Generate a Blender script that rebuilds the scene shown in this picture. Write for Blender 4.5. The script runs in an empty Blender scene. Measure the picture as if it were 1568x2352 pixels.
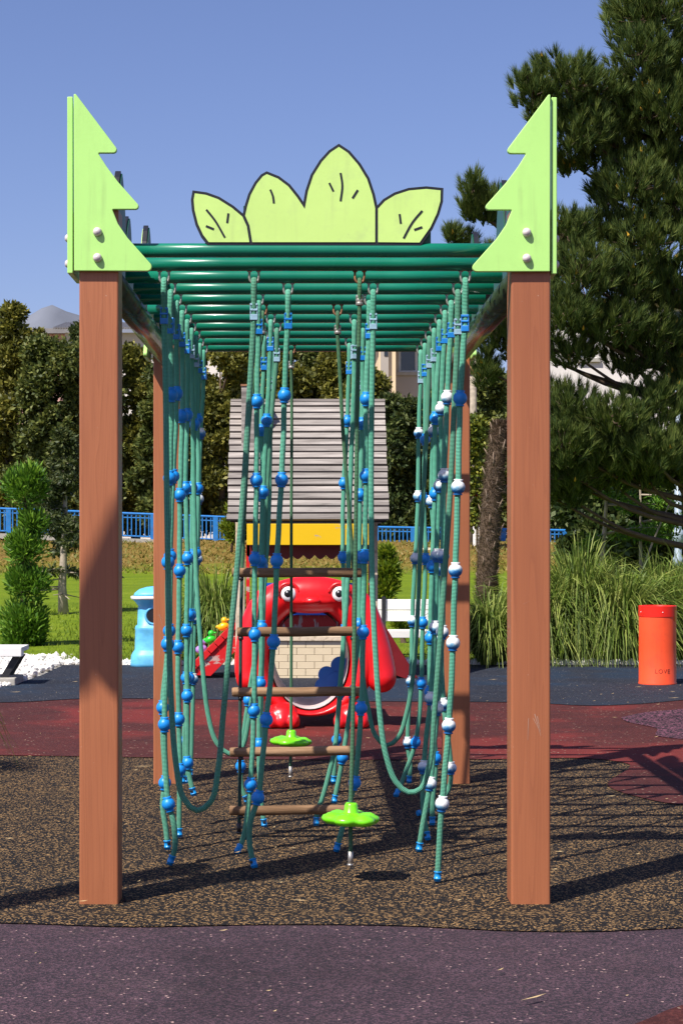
import bpy, bmesh, math, random
import numpy as np
from mathutils import Vector, Matrix

R = math.radians
random.seed(7)
rng = np.random.default_rng(11)
sc = bpy.context.scene
col = sc.collection

# ------------------------------------------------------------------ camera
F, CX, CY, H = 4234.0, 701.0, 1233.0, 1.2      # focal length and vanishing point measured in a 1568 x 2352 frame
cam_d = bpy.data.cameras.new('camera')
cam = bpy.data.objects.new('camera', cam_d)
col.objects.link(cam)
cam.location = (0, 0, H)
cam.rotation_euler = (R(90), 0, 0)
cam_d.sensor_fit = 'VERTICAL'
cam_d.sensor_height = 36
cam_d.lens = F / 2352 * 36
cam_d.shift_x = (784 - CX) / 2352
cam_d.shift_y = (CY - 1176) / 2352
cam_d.clip_start = .05
cam_d.clip_end = 9000
sc.camera = cam

# ------------------------------------------------------------------ sky and sun
SUN_EL, SX, SY = R(52), .669, .743              # sunlight travels towards +X +Y
w = bpy.data.worlds.new('World')
sc.world = w
w.use_nodes = True
nt = w.node_tree
bg = nt.nodes['Background']
sky = nt.nodes.new('ShaderNodeTexSky')
sky.sky_type = 'NISHITA'
sky.sun_disc = False
sky.sun_elevation = SUN_EL
sky.sun_rotation = math.atan2(-SX, -SY)
sky.altitude = 300
sky.air_density = 1.0
sky.dust_density = 1.3
sky.ozone_density = 5.0
wb = nt.nodes.new('ShaderNodeMixRGB'); wb.blend_type = 'MULTIPLY'; wb.inputs[0].default_value = 1
wb.inputs[2].default_value = (1.08, .95, 1.12, 1)      # the photograph's slightly violet white balance
nt.links.new(sky.outputs[0], wb.inputs[1])
nt.links.new(wb.outputs[0], bg.inputs[0])
bg.inputs[1].default_value = .08
sun_d = bpy.data.lights.new('sun', 'SUN')
sun_d.energy = 5.0
sun_d.angle = R(.53)
sun_d.color = (1, .945, .86)
sun = bpy.data.objects.new('sun', sun_d)
col.objects.link(sun)
ce = math.cos(SUN_EL)
SUNV = Vector((SX * ce, SY * ce, -math.sin(SUN_EL)))
sun.rotation_euler = SUNV.to_track_quat('-Z', 'Y').to_euler()
sun.location = (-6, -6, 12)
sc.view_settings.view_transform = 'Standard'
sc.view_settings.look = 'None'
sc.view_settings.exposure = 0.6
sc.view_settings.gamma = 1
sc.render.film_transparent = False
sc.cycles.use_denoising = True
sc.cycles.max_bounces = 6
sc.cycles.diffuse_bounces = 3

# ------------------------------------------------------------------ helpers
def P(px, py, Y):
    """a point of the photograph's measuring frame put at its distance Y"""
    return Vector(((px - CX) * Y / F, Y, H - (py - CY) * Y / F))

def G(px, py, z=0.0):
    Y = F * (H - z) / (py - CY)
    return Vector(((px - CX) * Y / F, Y, z))

WM = {}

def place(o, parent=None, M=None):
    col.objects.link(o)
    M = M or Matrix.Identity(4)
    if parent is not None:
        o.parent = parent
        o.matrix_parent_inverse = WM[parent.name].inverted()
    o.matrix_basis = M
    WM[o.name] = M.copy()
    return o

def tag(o, label=None, cat=None, group=None, kind=None):
    if label: o['label'] = label
    if cat: o['category'] = cat
    if group: o['group'] = group
    if kind: o['kind'] = kind
    return o

def empty(name, loc, label, cat, group=None):
    o = bpy.data.objects.new(name, None)
    o.empty_display_size = .1
    place(o, None, Matrix.Translation(Vector(loc)))
    return tag(o, label, cat, group)

class MB:
    def __init__(s):
        s.v, s.f, s.sm, s.uv = [], [], [], None
    def add(s, vs, fs, smooth=False):
        n = len(s.v)
        s.v += [tuple(v) for v in vs]
        s.f += [tuple(i + n for i in f) for f in fs]
        s.sm += [smooth] * len(fs)
        return s
    def box(s, x0, x1, y0, y1, z0, z1, M=None):
        vs = [Vector((x, y, z)) for z in (z0, z1) for y in (y0, y1) for x in (x0, x1)]
        if M: vs = [M @ v for v in vs]
        return s.add(vs, [(0, 2, 3, 1), (4, 5, 7, 6), (0, 1, 5, 4), (2, 6, 7, 3), (0, 4, 6, 2), (1, 3, 7, 5)])
    def tube(s, pts, rad, n=10, cap=True, smooth=True):
        pts = [Vector(p) for p in pts]
        m = len(pts)
        rads = rad if isinstance(rad, (list, tuple)) else [rad] * m
        rings, prev = [], None
        for i, p in enumerate(pts):
            t = (pts[min(i + 1, m - 1)] - pts[max(i - 1, 0)]).normalized()
            if prev is None:
                a = Vector((0, 0, 1)) if abs(t.z) < .8 else Vector((1, 0, 0))
                u = a.cross(t).normalized()
            else:
                u = (prev - t * prev.dot(t)).normalized()
            prev = u
            b = t.cross(u)
            rings.append([p + (u * math.cos(2 * math.pi * k / n) + b * math.sin(2 * math.pi * k / n)) * rads[i] for k in range(n)])
        vs = [v for r in rings for v in r]
        fs = []
        for i in range(m - 1):
            for k in range(n):
                a, b2 = i * n + k, i * n + (k + 1) % n
                fs.append((a, b2, b2 + n, a + n))
        s.add(vs, fs, smooth)
        if cap:
            n0 = len(s.v) - len(vs)
            s.f.append(tuple(n0 + k for k in reversed(range(n)))); s.sm.append(False)
            s.f.append(tuple(n0 + (m - 1) * n + k for k in range(n))); s.sm.append(False)
        return s
    def lathe(s, prof, c=(0, 0, 0), n=24, smooth=True, sq=None, M=None):
        """prof: (r, z) list; sq: superellipse power for rounded-square sections"""
        c = Vector(c)
        vs = []
        for r, z in prof:
            for k in range(n):
                a = 2 * math.pi * k / n
                ca, sa = math.cos(a), math.sin(a)
                if sq:
                    ca = math.copysign(abs(ca) ** (2 / sq), ca); sa = math.copysign(abs(sa) ** (2 / sq), sa)
                vs.append(c + Vector((r * ca, r * sa, z)))
        if M: vs = [M @ v for v in vs]
        fs = []
        for i in range(len(prof) - 1):
            for k in range(n):
                a, b = i * n + k, i * n + (k + 1) % n
                fs.append((a, b, b + n, a + n))
        s.add(vs, fs, smooth)
        n0 = len(s.v) - len(vs)
        if prof[0][0] > 1e-6: s.f.append(tuple(n0 + k for k in reversed(range(n)))); s.sm.append(False)
        if prof[-1][0] > 1e-6: s.f.append(tuple(n0 + (len(prof) - 1) * n + k for k in range(n))); s.sm.append(False)
        return s
    def ell(s, c, r, n=20, m=12, M=None):
        c = Vector(c)
        r = Vector(r) if hasattr(r, '__len__') else Vector((r, r, r))
        vs = [Vector((0, 0, -1))]
        for i in range(1, m):
            a = -math.pi / 2 + math.pi * i / m
            for k in range(n):
                t = 2 * math.pi * k / n
                vs.append(Vector((math.cos(a) * math.cos(t), math.cos(a) * math.sin(t), math.sin(a))))
        vs.append(Vector((0, 0, 1)))
        vs = [c + Vector((v.x * r.x, v.y * r.y, v.z * r.z)) for v in vs]
        if M: vs = [M @ v for v in vs]
        fs = [(0, 1 + (k + 1) % n, 1 + k) for k in range(n)]
        for i in range(m - 2):
            for k in range(n):
                a, b = 1 + i * n + k, 1 + i * n + (k + 1) % n
                fs.append((a, b, b + n, a + n))
        L = len(vs) - 1
        fs += [(L, L - n + k, L - n + (k + 1) % n) for k in range(n)]
        return s.add(vs, fs, True)
    def prism(s, poly, M, t):
        """poly in local x,z; extruded along local y from 0 to t; M to world"""
        n = len(poly)
        a = [M @ Vector((x, 0, z)) for x, z in poly]
        b = [M @ Vector((x, t, z)) for x, z in poly]
        return s.add(a + b, [tuple(range(n)), tuple(reversed(range(n, 2 * n)))] + [(i, i + n, (i + 1) % n + n, (i + 1) % n) for i in range(n)])
    def mesh(s, name, mat):
        me = bpy.data.meshes.new(name)
        me.from_pydata(s.v, [], s.f)
        me.polygons.foreach_set('use_smooth', s.sm)
        if mat: me.materials.append(mat)
        bm = bmesh.new(); bm.from_mesh(me)
        bmesh.ops.recalc_face_normals(bm, faces=bm.faces)
        bm.to_mesh(me); bm.free()
        me.update()
        return me
    def build(s, name, mat, parent=None, M=None, bevel=0, seg=2):
        o = bpy.data.objects.new(name, s.mesh(name, mat))
        place(o, parent, M)
        if bevel: add_bevel(o, bevel, seg)
        return o

def add_bevel(o, wd, seg=2):
    b = o.modifiers.new('bevel', 'BEVEL')
    b.width = wd; b.segments = seg; b.limit_method = 'ANGLE'; b.angle_limit = R(40)
    b.harden_normals = False

def inst(name, me, parent, M):
    return place(bpy.data.objects.new(name, me), parent, M)

def raw_mesh(name, V, nper, mat, smooth=False):
    """V: (n, nper, 3) array, each row a face"""
    n = V.shape[0]
    me = bpy.data.meshes.new(name)
    me.vertices.add(n * nper); me.loops.add(n * nper); me.polygons.add(n)
    me.vertices.foreach_set('co', V.astype(np.float32).ravel())
    me.loops.foreach_set('vertex_index', np.arange(n * nper, dtype=np.int32))
    me.polygons.foreach_set('loop_start', np.arange(0, n * nper, nper, dtype=np.int32))
    me.materials.append(mat)
    me.update(calc_edges=True)
    return me

def grid_mesh(name, V, F4, mat, smooth=True):
    me = bpy.data.meshes.new(name)
    me.vertices.add(len(V)); me.loops.add(len(F4) * 4); me.polygons.add(len(F4))
    me.vertices.foreach_set('co', V.astype(np.float32).ravel())
    me.loops.foreach_set('vertex_index', F4.astype(np.int32).ravel())
    me.polygons.foreach_set('loop_start', np.arange(0, len(F4) * 4, 4, dtype=np.int32))
    me.polygons.foreach_set('use_smooth', np.full(len(F4), smooth))
    me.materials.append(mat)
    me.update(calc_edges=True)
    return me

def catmull(pts, step=.025):
    pts = [Vector(p) for p in pts]
    Q = [pts[0] * 2 - pts[1]] + pts + [pts[-1] * 2 - pts[-2]]
    out = []
    for i in range(1, len(Q) - 2):
        a, b, c, d = Q[i - 1:i + 3]
        # centripetal parameters keep tight loops tidy
        k = max(2, int((c - b).length / step))
        t0 = 0.; t1 = t0 + max((b - a).length, 1e-4) ** .5; t2 = t1 + max((c - b).length, 1e-4) ** .5; t3 = t2 + max((d - c).length, 1e-4) ** .5
        for j in range(k):
            t = t1 + (t2 - t1) * j / k
            A1 = a * ((t1 - t) / (t1 - t0)) + b * ((t - t0) / (t1 - t0))
            A2 = b * ((t2 - t) / (t2 - t1)) + c * ((t - t1) / (t2 - t1))
            A3 = c * ((t3 - t) / (t3 - t2)) + d * ((t - t2) / (t3 - t2))
            B1 = A1 * ((t2 - t) / (t2 - t0)) + A2 * ((t - t0) / (t2 - t0))
            B2 = A2 * ((t3 - t) / (t3 - t1)) + A3 * ((t - t1) / (t3 - t1))
            out.append(B1 * ((t2 - t) / (t2 - t1)) + B2 * ((t - t1) / (t2 - t1)))
    out.append(pts[-1])
    return out

def rope_mesh(name, pts, rad, mat, n=10):
    mb = MB().tube(pts, rad, n, cap=True)
    me = bpy.data.meshes.new(name)
    me.from_pydata(mb.v, [], mb.f)
    me.polygons.foreach_set('use_smooth', mb.sm)
    uv = me.uv_layers.new(name='UVMap')
    s = [0.]
    for a, b in zip(pts, pts[1:]): s.append(s[-1] + (b - a).length)
    for p in me.polygons:
        vi = [me.loops[l].vertex_index for l in p.loop_indices]
        wrap = any(v % n == n - 1 for v in vi) and any(v % n == 0 for v in vi)
        for l, v in zip(p.loop_indices, vi):
            k = v % n
            if wrap and k == 0: k = n
            uv.data[l].uv = (k / n, s[min(v // n, len(s) - 1)])
    me.materials.append(mat)
    me.update()
    return me

def round_poly(pts, rads, seg=6):
    out = []
    n = len(pts)
    for i in range(n):
        p = Vector(pts[i]); a = Vector(pts[i - 1]); b = Vector(pts[(i + 1) % n]); r = rads[i]
        if r <= 0: out.append(tuple(p)); continue
        u = (a - p).normalized(); v = (b - p).normalized()
        ang = math.acos(max(-1, min(1, u.dot(v))))
        d = min(r / math.tan(ang / 2), .45 * min((a - p).length, (b - p).length))
        r2 = d * math.tan(ang / 2)
        c = p + (u + v).normalized() * (r2 / math.sin(ang / 2))
        s0 = p + u * d - c; s1 = p + v * d - c
        a0 = math.atan2(s0.y, s0.x); da = math.atan2(s1.y, s1.x) - a0
        while da > math.pi: da -= 2 * math.pi
        while da < -math.pi: da += 2 * math.pi
        for k in range(seg + 1):
            t = a0 + da * k / seg
            out.append((c.x + r2 * math.cos(t), c.y + r2 * math.sin(t)))
    return out

def inset(poly, d):
    n = len(poly)
    area = sum(poly[i][0] * poly[(i + 1) % n][1] - poly[(i + 1) % n][0] * poly[i][1] for i in range(n))
    sg = 1 if area > 0 else -1
    out = []
    for i in range(n):
        p = Vector(poly[i]); a = Vector(poly[i - 1]); b = Vector(poly[(i + 1) % n])
        e1 = (p - a).normalized(); e2 = (b - p).normalized()
        n1 = Vector((-e1.y, e1.x)) * sg; n2 = Vector((-e2.y, e2.x)) * sg
        m = (n1 + n2)
        if m.length < 1e-6: m = n1
        m.normalize()
        k = d / max(.35, m.dot(n1))
        out.append(tuple(p + m * k))
    return out

# ------------------------------------------------------------------ materials
class NT:
    def __init__(s, name):
        s.m = bpy.data.materials.new(name); s.m.use_nodes = True
        s.t = s.m.node_tree; s.b = s.t.nodes['Principled BSDF']; s.out = s.t.nodes['Material Output']
    def n(s, typ, **kw):
        nd = s.t.nodes.new('ShaderNode' + typ)
        for k, v in kw.items():
            if k.startswith('i_'):
                key = k[2:]
                key = int(key) if key.isdigit() else key.replace('_', ' ')
                nd.inputs[key].default_value = v
            else: setattr(nd, k, v)
        return nd
    def l(s, a, b):
        s.t.links.new(a, b)
    def math(s, op, a, b=None, c=None):
        nd = s.n('Math', operation=op)
        for i, x in enumerate((a, b, c)):
            if x is None: continue
            if isinstance(x, (int, float)): nd.inputs[i].default_value = x
            else: s.l(x, nd.inputs[i])
        return nd.outputs[0]
    def ramp(s, fac, stops, interp='LINEAR'):
        nd = s.n('ValToRGB')
        cr = nd.color_ramp; cr.interpolation = interp
        while len(cr.elements) < len(stops): cr.elements.new(.5)
        for e, (p, c) in zip(cr.elements, stops):
            e.position = p; e.color = (*c, 1) if len(c) == 3 else c
        s.l(fac, nd.inputs[0])
        return nd.outputs[0]
    def mix(s, fac, a, b, mode='MIX'):
        nd = s.n('MixRGB', blend_type=mode)
        for i, x in enumerate((fac, a, b)):
            if isinstance(x, (int, float)): nd.inputs[i].default_value = x
            elif isinstance(x, tuple): nd.inputs[i].default_value = (*x, 1)
            else: s.l(x, nd.inputs[i])
        return nd.outputs[0]
    def coord(s, which='Object', scale=(1, 1, 1), rnd=False):
        tc = s.n('TexCoord')
        mp = s.n('Mapping'); mp.inputs['Scale'].default_value = scale
        src = tc.outputs[which]
        if rnd:
            oi = s.n('ObjectInfo')
            va = s.n('VectorMath', operation='SCALE'); va.inputs[0].default_value = (7.1, 3.7, 11.3)
            s.l(oi.outputs['Random'], va.inputs['Scale'])
            vb = s.n('VectorMath', operation='ADD')
            s.l(src, vb.inputs[0]); s.l(va.outputs[0], vb.inputs[1])
            src = vb.outputs[0]
        s.l(src, mp.inputs[0])
        return mp.outputs[0]
    def noise(s, vec, scale, detail=3, rough=.55, dist=0):
        nd = s.n('TexNoise', i_Scale=scale, i_Detail=detail, i_Roughness=rough, i_Distortion=dist)
        if vec is not None: s.l(vec, nd.inputs['Vector'])
        return nd.outputs[0]
    def bump(s, h, strength=.3, dist=.01):
        nd = s.n('Bump', i_Strength=strength, i_Distance=dist)
        s.l(h, nd.inputs['Height'])
        s.l(nd.outputs[0], s.b.inputs['Normal'])
    def base(s, x):
        if isinstance(x, tuple): s.b.inputs['Base Color'].default_value = (*x, 1)
        else: s.l(x, s.b.inputs['Base Color'])
    def set(s, **kw):
        for k, v in kw.items(): s.b.inputs[k.replace('_', ' ')].default_value = v

def sc3(c, k): return tuple(min(1, x * k) for x in c)

def simple(name, c, rough=.5, var=.15, ns=6, bump=0, bs=60, metal=0, spec=.5, dirt=None, coat=0, streak=None):
    t = NT(name)
    v = t.coord('Object')
    n1 = t.noise(v, ns, 5)
    colr = t.ramp(n1, [(.3, sc3(c, 1 - var)), (.7, sc3(c, 1 + var * .6))])
    if dirt:
        n2 = t.noise(v, ns * 2.3, 6, .65)
        f = t.ramp(n2, [(.52, (0, 0, 0)), (.72, (1, 1, 1))])
        colr = t.mix(t.math('MULTIPLY', f, dirt[1]), colr, dirt[0])
    if streak:
        n3 = t.noise(t.coord('Object', (1, 1, .07)), 34, 4, .6)
        n4 = t.noise(t.coord('Object', rnd=True), 4.5, 3)
        f3 = t.math('MULTIPLY', t.ramp(n3, [(.52, (0, 0, 0)), (.72, (1, 1, 1))]), t.ramp(n4, [(.42, (0, 0, 0)), (.65, (1, 1, 1))]))
        colr = t.mix(t.math('MULTIPLY', f3, streak[1]), colr, streak[0])
        n5 = t.noise(t.coord('Object', rnd=True), 130, 2)
        colr = t.mix(t.ramp(n5, [(.74, (0, 0, 0)), (.78, (.3, .3, .3))]), colr, streak[0])
    t.base(colr)
    t.set(Roughness=rough, Metallic=metal, Specular_IOR_Level=spec, Coat_Weight=coat)
    rr = t.math('MULTIPLY_ADD', n1, .16, rough - .08)
    t.l(rr, t.b.inputs['Roughness'])
    if bump: t.bump(t.noise(v, bs, 4), bump, .004)
    return t.m

def wood_post():
    t = NT('wood_grain_post')
    v = t.coord('Object', (1, 1, .045), rnd=True)
    warp = t.noise(v, 10, 2.5, .55, .7)
    rings = t.math('FRACT', t.math('MULTIPLY', warp, 13))
    line = t.ramp(rings, [(0, (.4, .4, .4)), (.10, (0, 0, 0)), (.5, (.18, .18, .18)), (.88, (.55, .55, .55)), (1, (1, 1, 1))])
    v2 = t.coord('Object', (1, 1, .02), rnd=True)
    fine = t.noise(v2, 210, 3)
    big = t.noise(t.coord('Object', (1, 1, .3), rnd=True), 3.2, 3)
    c = t.ramp(big, [(.3, (.315, .106, .045)), (.7, (.40, .142, .062))])
    c = t.mix(t.math('MULTIPLY', line, .33), c, (.22, .070, .033))
    c = t.mix(t.math('MULTIPLY', t.ramp(fine, [(.45, (0, 0, 0)), (.75, (1, 1, 1))]), .22), c, (.2, .07, .035))
    sp = t.noise(t.coord('Object', (1, 1, .8)), 60, 2)
    c = t.mix(t.ramp(sp, [(.76, (0, 0, 0)), (.79, (.6, .6, .6))]), c, (.5, .36, .28))
    t.base(c)
    t.set(Roughness=.42, Specular_IOR_Level=.42)
    t.bump(t.math('ADD', line, t.math('MULTIPLY', fine, .5)), .12, .003)
    return t.m

def rope_mat(name, c, c2):
    t = NT(name)
    uv = t.n('UVMap')
    sp = t.n('SeparateXYZ'); t.l(uv.outputs[0], sp.inputs[0])
    u = t.math('MULTIPLY', sp.outputs[0], 6 * 2 * math.pi)
    vv = t.math('MULTIPLY', sp.outputs[1], 105 * 2 * math.pi)
    a = t.math('SINE', t.math('ADD', u, vv)); b = t.math('SINE', t.math('SUBTRACT', u, vv))
    h = t.math('MULTIPLY_ADD', t.math('MULTIPLY', a, b), .5, .5)
    n1 = t.noise(t.coord('Object', rnd=True), 5, 5)
    cc = t.ramp(n1, [(.3, c2), (.68, c)])
    grime = t.math('ADD', t.math('MULTIPLY_ADD', sp.outputs[1], .55, -.75), t.math('MULTIPLY', t.noise(t.coord('Object'), 9, 5, .65), .7))
    cc = t.mix(t.math('MULTIPLY', t.ramp(grime, [(.3, (0, 0, 0)), (.9, (1, 1, 1))]), .55), cc, (.085, .22, .13))
    cc = t.mix(t.ramp(h, [(.15, (.85, .85, .85)), (.6, (0, 0, 0))]), cc, sc3(c2, .35))
    t.base(cc)
    t.set(Roughness=.75, Specular_IOR_Level=.25, Sheen_Weight=.15)
    t.bump(h, .9, .004)
    return t.m

def rubber(name, dark, light, share, scale, patch=None, tint=None, spec2=None, rough=.85):
    """bound rubber granules: each voronoi cell is one granule"""
    t = NT(name)
    v = t.coord('Object')
    vo = t.n('TexVoronoi', i_Scale=scale); t.l(v, vo.inputs['Vector'])
    sp = t.n('SeparateColor'); t.l(vo.outputs['Color'], sp.inputs[0])
    f = t.ramp(sp.outputs[0], [(1 - share - .02, (0, 0, 0)), (1 - share + .02, (1, 1, 1))])
    va = t.ramp(sp.outputs[1], [(0, (.55, .55, .55)), (1, (1.0, 1.0, 1.0))])
    big = t.noise(v, .55, 5, .6)
    mid = t.noise(v, 6, 4, .6)
    c = t.mix(f, dark, t.mix(1.0, light, va, 'MULTIPLY'))
    if tint: c = t.mix(t.math('MULTIPLY', t.ramp(mid, [(.4, (0, 0, 0)), (.7, (1, 1, 1))]), .5), c, tint)
    if patch: c = t.mix(t.ramp(big, [(.5, (0, 0, 0)), (.58, (.75, .75, .75))]), c, patch)
    if spec2: c = t.mix(t.ramp(sp.outputs[2], [(.992, (0, 0, 0)), (.995, (1, 1, 1))]), c, spec2)
    c = t.mix(t.math('MULTIPLY', t.ramp(mid, [(.35, (1, 1, 1)), (.65, (0, 0, 0))]), .22), c, (.012, .010, .010))
    wear = t.noise(v, 1.1, 6, .62, .4)
    kv = t.ramp(wear, [(.32, (.72, .72, .72)), (.5, (1, 1, 1)), (.72, (1.0, .98, .95))])
    c = t.mix(1.0, c, kv, 'MULTIPLY')
    dust = t.ramp(t.noise(v, 2.7, 7, .7, .8), [(.56, (0, 0, 0)), (.8, (.10, .10, .10))])
    c = t.mix(dust, c, (.17, .13, .10))
    t.base(c)
    t.set(Roughness=rough, Specular_IOR_Level=.22)
    t.bump(vo.outputs['Distance'], .7, .004)
    return t.m

def leafy(name, stops, trans=.3, ns=1.2, rough=.55):
    t = NT(name)
    g = t.n('NewGeometry')
    rnd = g.outputs['Random Per Island']
    n1 = t.noise(t.coord('Object'), ns, 3)
    f = t.math('ADD', t.math('MULTIPLY', rnd, .55), t.math('MULTIPLY', n1, .5))
    c = t.ramp(f, stops)
    t.base(c)
    t.set(Roughness=rough, Specular_IOR_Level=.35)
    tr = t.n('BsdfTranslucent'); t.l(c, tr.inputs[0])
    mx = t.n('MixShader'); mx.inputs[0].default_value = trans
    t.l(t.b.outputs[0], mx.inputs[1]); t.l(tr.outputs[0], mx.inputs[2])
    t.l(mx.outputs[0], t.out.inputs[0])
    return t.m

def ball_bleached():
    t = NT('bleached_ball_plastic')
    tc = t.n('TexCoord'); sp = t.n('SeparateXYZ'); t.l(tc.outputs['Object'], sp.inputs[0])
    n1 = t.noise(t.coord('Object', rnd=True), 60, 3)
    oi = t.n('ObjectInfo')
    z = t.math('MULTIPLY_ADD', sp.outputs[2], 28, .46)
    z = t.math('ADD', z, t.math('MULTIPLY', t.math('SUBTRACT', n1, .5), .8))
    z = t.math('ADD', z, t.math('MULTIPLY', t.math('SUBTRACT', oi.outputs['Random'], .5), .45))
    t.base(t.ramp(z, [(.1, (.01, .14, .42)), (.32, (.16, .38, .56)), (.62, (.74, .76, .76))]))
    t.set(Roughness=.5)
    return t.m

def planks_mat(name, c1, c2, rnd=True, sx=.06):
    t = NT(name)
    v = t.coord('Object', (sx, 1, 1), rnd=rnd)
    n1 = t.noise(v, 26, 6, .7, .6)
    n2 = t.noise(t.coord('Object', (.25, 1, 1), rnd=rnd), 5, 4)
    oi = t.n('ObjectInfo')
    c = t.ramp(n1, [(.28, sc3(c1, .34)), (.45, c1), (.7, c2)])
    c = t.mix(t.math('MULTIPLY', t.ramp(n2, [(.45, (0, 0, 0)), (.65, (1, 1, 1))]), .55), c, sc3(c1, .62))
    k = t.math('MULTIPLY_ADD', oi.outputs['Random'], .45, .75)
    mlt = t.n('VectorMath', operation='SCALE'); t.l(c, mlt.inputs[0]); t.l(k, mlt.inputs['Scale'])
    t.base(mlt.outputs[0])
    t.set(Roughness=.8, Specular_IOR_Level=.2)
    t.bump(n1, .5, .006)
    return t.m

def peeling(name, paint, wood, thr=.55, sc=(1, 1, 1), ns=9):
    t = NT(name)
    v = t.coord('Object', sc)
    n1 = t.noise(v, ns, 7, .7)
    c = t.mix(t.ramp(n1, [(thr, (0, 0, 0)), (thr + .04, (1, 1, 1))]), paint, wood)
    n2 = t.noise(v, ns * .5, 4)
    c = t.mix(t.math('MULTIPLY', n2, .35), c, sc3(paint, .55))
    t.base(c)
    t.set(Roughness=.5, Specular_IOR_Level=.35)
    t.bump(n1, .2, .003)
    return t.m

M = {}
M['post'] = wood_post()
M['lime'] = simple('lime_panel_plastic', (.43, .75, .20), .38, .05, 3, .05, 120, dirt=((.25, .42, .12), .16), streak=((.24, .34, .12), .3))
M['leaf_lime'] = simple('pale_leaf_panel_plastic', (.52, .73, .20), .38, .06, 5, .05, 120, dirt=((.36, .46, .2), .3), streak=((.30, .36, .16), .25))
M['black'] = simple('black_panel_core', (.012, .012, .016), .4, .2, 8)
M['board_green'] = simple('dark_green_board', (.006, .085, .04), .4, .15, 6)
M['green'] = simple('green_powder_coat', (.004, .165, .098), .27, .1, 5, .03, 90, coat=.15)
M['beam'] = simple('worn_green_beam', (.035, .06, .03), .22, .5, 9, .04, 60, spec=.7)
M['bolt'] = simple('bolt_cap_plastic', (.62, .54, .54), .4, .12, 40)
M['steel'] = simple('galvanised_steel', (.5, .48, .45), .42, .3, 70, metal=.7, dirt=((.25, .13, .07), .5))
M['rust'] = simple('rusty_steel', (.33, .15, .075), .65, .4, 80, metal=.3, bump=.2)
M['rope'] = rope_mat('teal_braided_rope', (.155, .56, .385), (.10, .46, .30))
M['rope_old'] = rope_mat('dull_green_braided_rope', (.085, .27, .12), (.05, .16, .08))
M['rope_dark'] = rope_mat('dark_green_cord', (.02, .10, .07), (.012, .06, .05))
M['blue'] = simple('blue_ball_plastic', (.006, .235, .68), .42, .12, 30)
M['bleached'] = ball_bleached()
M['clamp'] = simple('blue_clamp_plastic', (.008, .20, .62), .4, .15, 40)
M['clamp_pale'] = simple('faded_clamp_plastic', (.28, .45, .58), .5, .2, 60)
M['cap'] = simple('blue_cap_plastic', (.008, .26, .64), .35, .12, 40)
M['seat'] = simple('bright_green_seat_plastic', (.17, .66, .012), .28, .08, 6, coat=.2)
M['log'] = planks_mat('weathered_log', (.20, .115, .06), (.40, .25, .145), sx=.08)
M['brown_rubber'] = rubber('brown_speckled_rubber', (.0075, .006, .0056), (.40, .24, .10), .18, 175, rough=.9)
M['purple_rubber'] = rubber('purple_rubber', (.030, .0215, .029), (.100, .056, .074), .50, 170, spec2=(.40, .26, .24))
M['maroon_rubber'] = rubber('maroon_rubber', (.058, .012, .011), (.105, .026, .022), .5, 110, patch=(.17, .022, .018), spec2=(.3, .22, .16))
M['navy_rubber'] = rubber('navy_rubber', (.014, .017, .027), (.034, .040, .058), .5, 110, patch=(.012, .028, .055), spec2=(.3, .28, .25))
M['pink_rubber'] = rubber('pink_speckled_rubber', (.012, .009, .012), (.27, .10, .145), .36, 95)
M['plank'] = planks_mat('grey_weathered_plank', (.235, .21, .19), (.43, .39, .355))
M['cream_wood'] = planks_mat('cream_painted_timber', (.52, .42, .30), (.62, .52, .40), sx=1)
M['yellow'] = peeling('worn_yellow_paint', (.80, .50, .005), (.38, .34, .3), .68, (.3, 1, 1))
M['red_peel'] = peeling('peeling_red_paint', (.62, .012, .014), (.5, .42, .37), .54, (.35, 1, 1), 7)
M['red_bad'] = peeling('flaked_red_board', (.42, .015, .012), (.4, .35, .3), .5, (1, 1, .25), 14)
M['dark_red'] = simple('dark_red_paint', (.16, .006, .008), .4, .2, 8)
M['red_plastic'] = simple('glossy_red_plastic', (.70, .008, .012), .32, .07, 3, coat=.08, dirt=((.5, .03, .03), .3))
M['cream_brick'] = simple('cream_brick_board', (.66, .54, .36), .6, .1, 5, .1, 60, dirt=((.42, .36, .27), .3))
M['mortar'] = simple('brick_joint', (.34, .28, .19), .7, .1)
M['sign_blue'] = simple('blue_sign_board', (.01, .10, .52), .4, .1)
M['white_paint'] = simple('white_bench_paint', (.78, .76, .73), .45, .05, 4, dirt=((.55, .52, .46), .25))
M['white_eye'] = simple('white_eye_plastic', (.8, .8, .8), .25, .03)
M['lining'] = simple('pale_tunnel_lining', (.62, .50, .48), .4, .2, 5, dirt=((.45, .33, .52), .6))
M['flower_blue'] = simple('blue_flower_plastic', (.005, .15, .62), .35, .06)
M['bin_red'] = simple('orange_red_bin_paint', (.86, .085, .022), .4, .05, 3, dirt=((.55, .05, .02), .45), streak=((.42, .05, .02), .3))
M['bin_rim'] = simple('red_bin_rim_paint', (.72, .018, .008), .35, .06, 5)
M['engrave'] = simple('worn_letter_groove', (.30, .028, .012), .6, .1)
M['sticker'] = simple('orange_sticker', (.8, .32, .03), .5, .1)
M['bin_blue'] = simple('pale_blue_bin_paint', (.12, .46, .72), .45, .2, 9, dirt=((.05, .28, .55), .55))
M['dark_metal'] = simple('dark_metal', (.018, .018, .02), .45, .2)
M['concrete'] = simple('concrete', (.34, .32, .28), .85, .2, 6, .3, 40)
M['fence_blue'] = simple('blue_fence_paint', (.015, .165, .46), .4, .15, 6, dirt=((.30, .14, .05), .2))
M['rock'] = simple('tan_rock', (.46, .38, .26), .85, .2, 3, .4, 12)
M['pebble'] = simple('white_pebble', (.70, .67, .62), .7, .2, 12)
M['straw'] = simple('dry_straw', (.55, .40, .20), .7, .3, 20)
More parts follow.
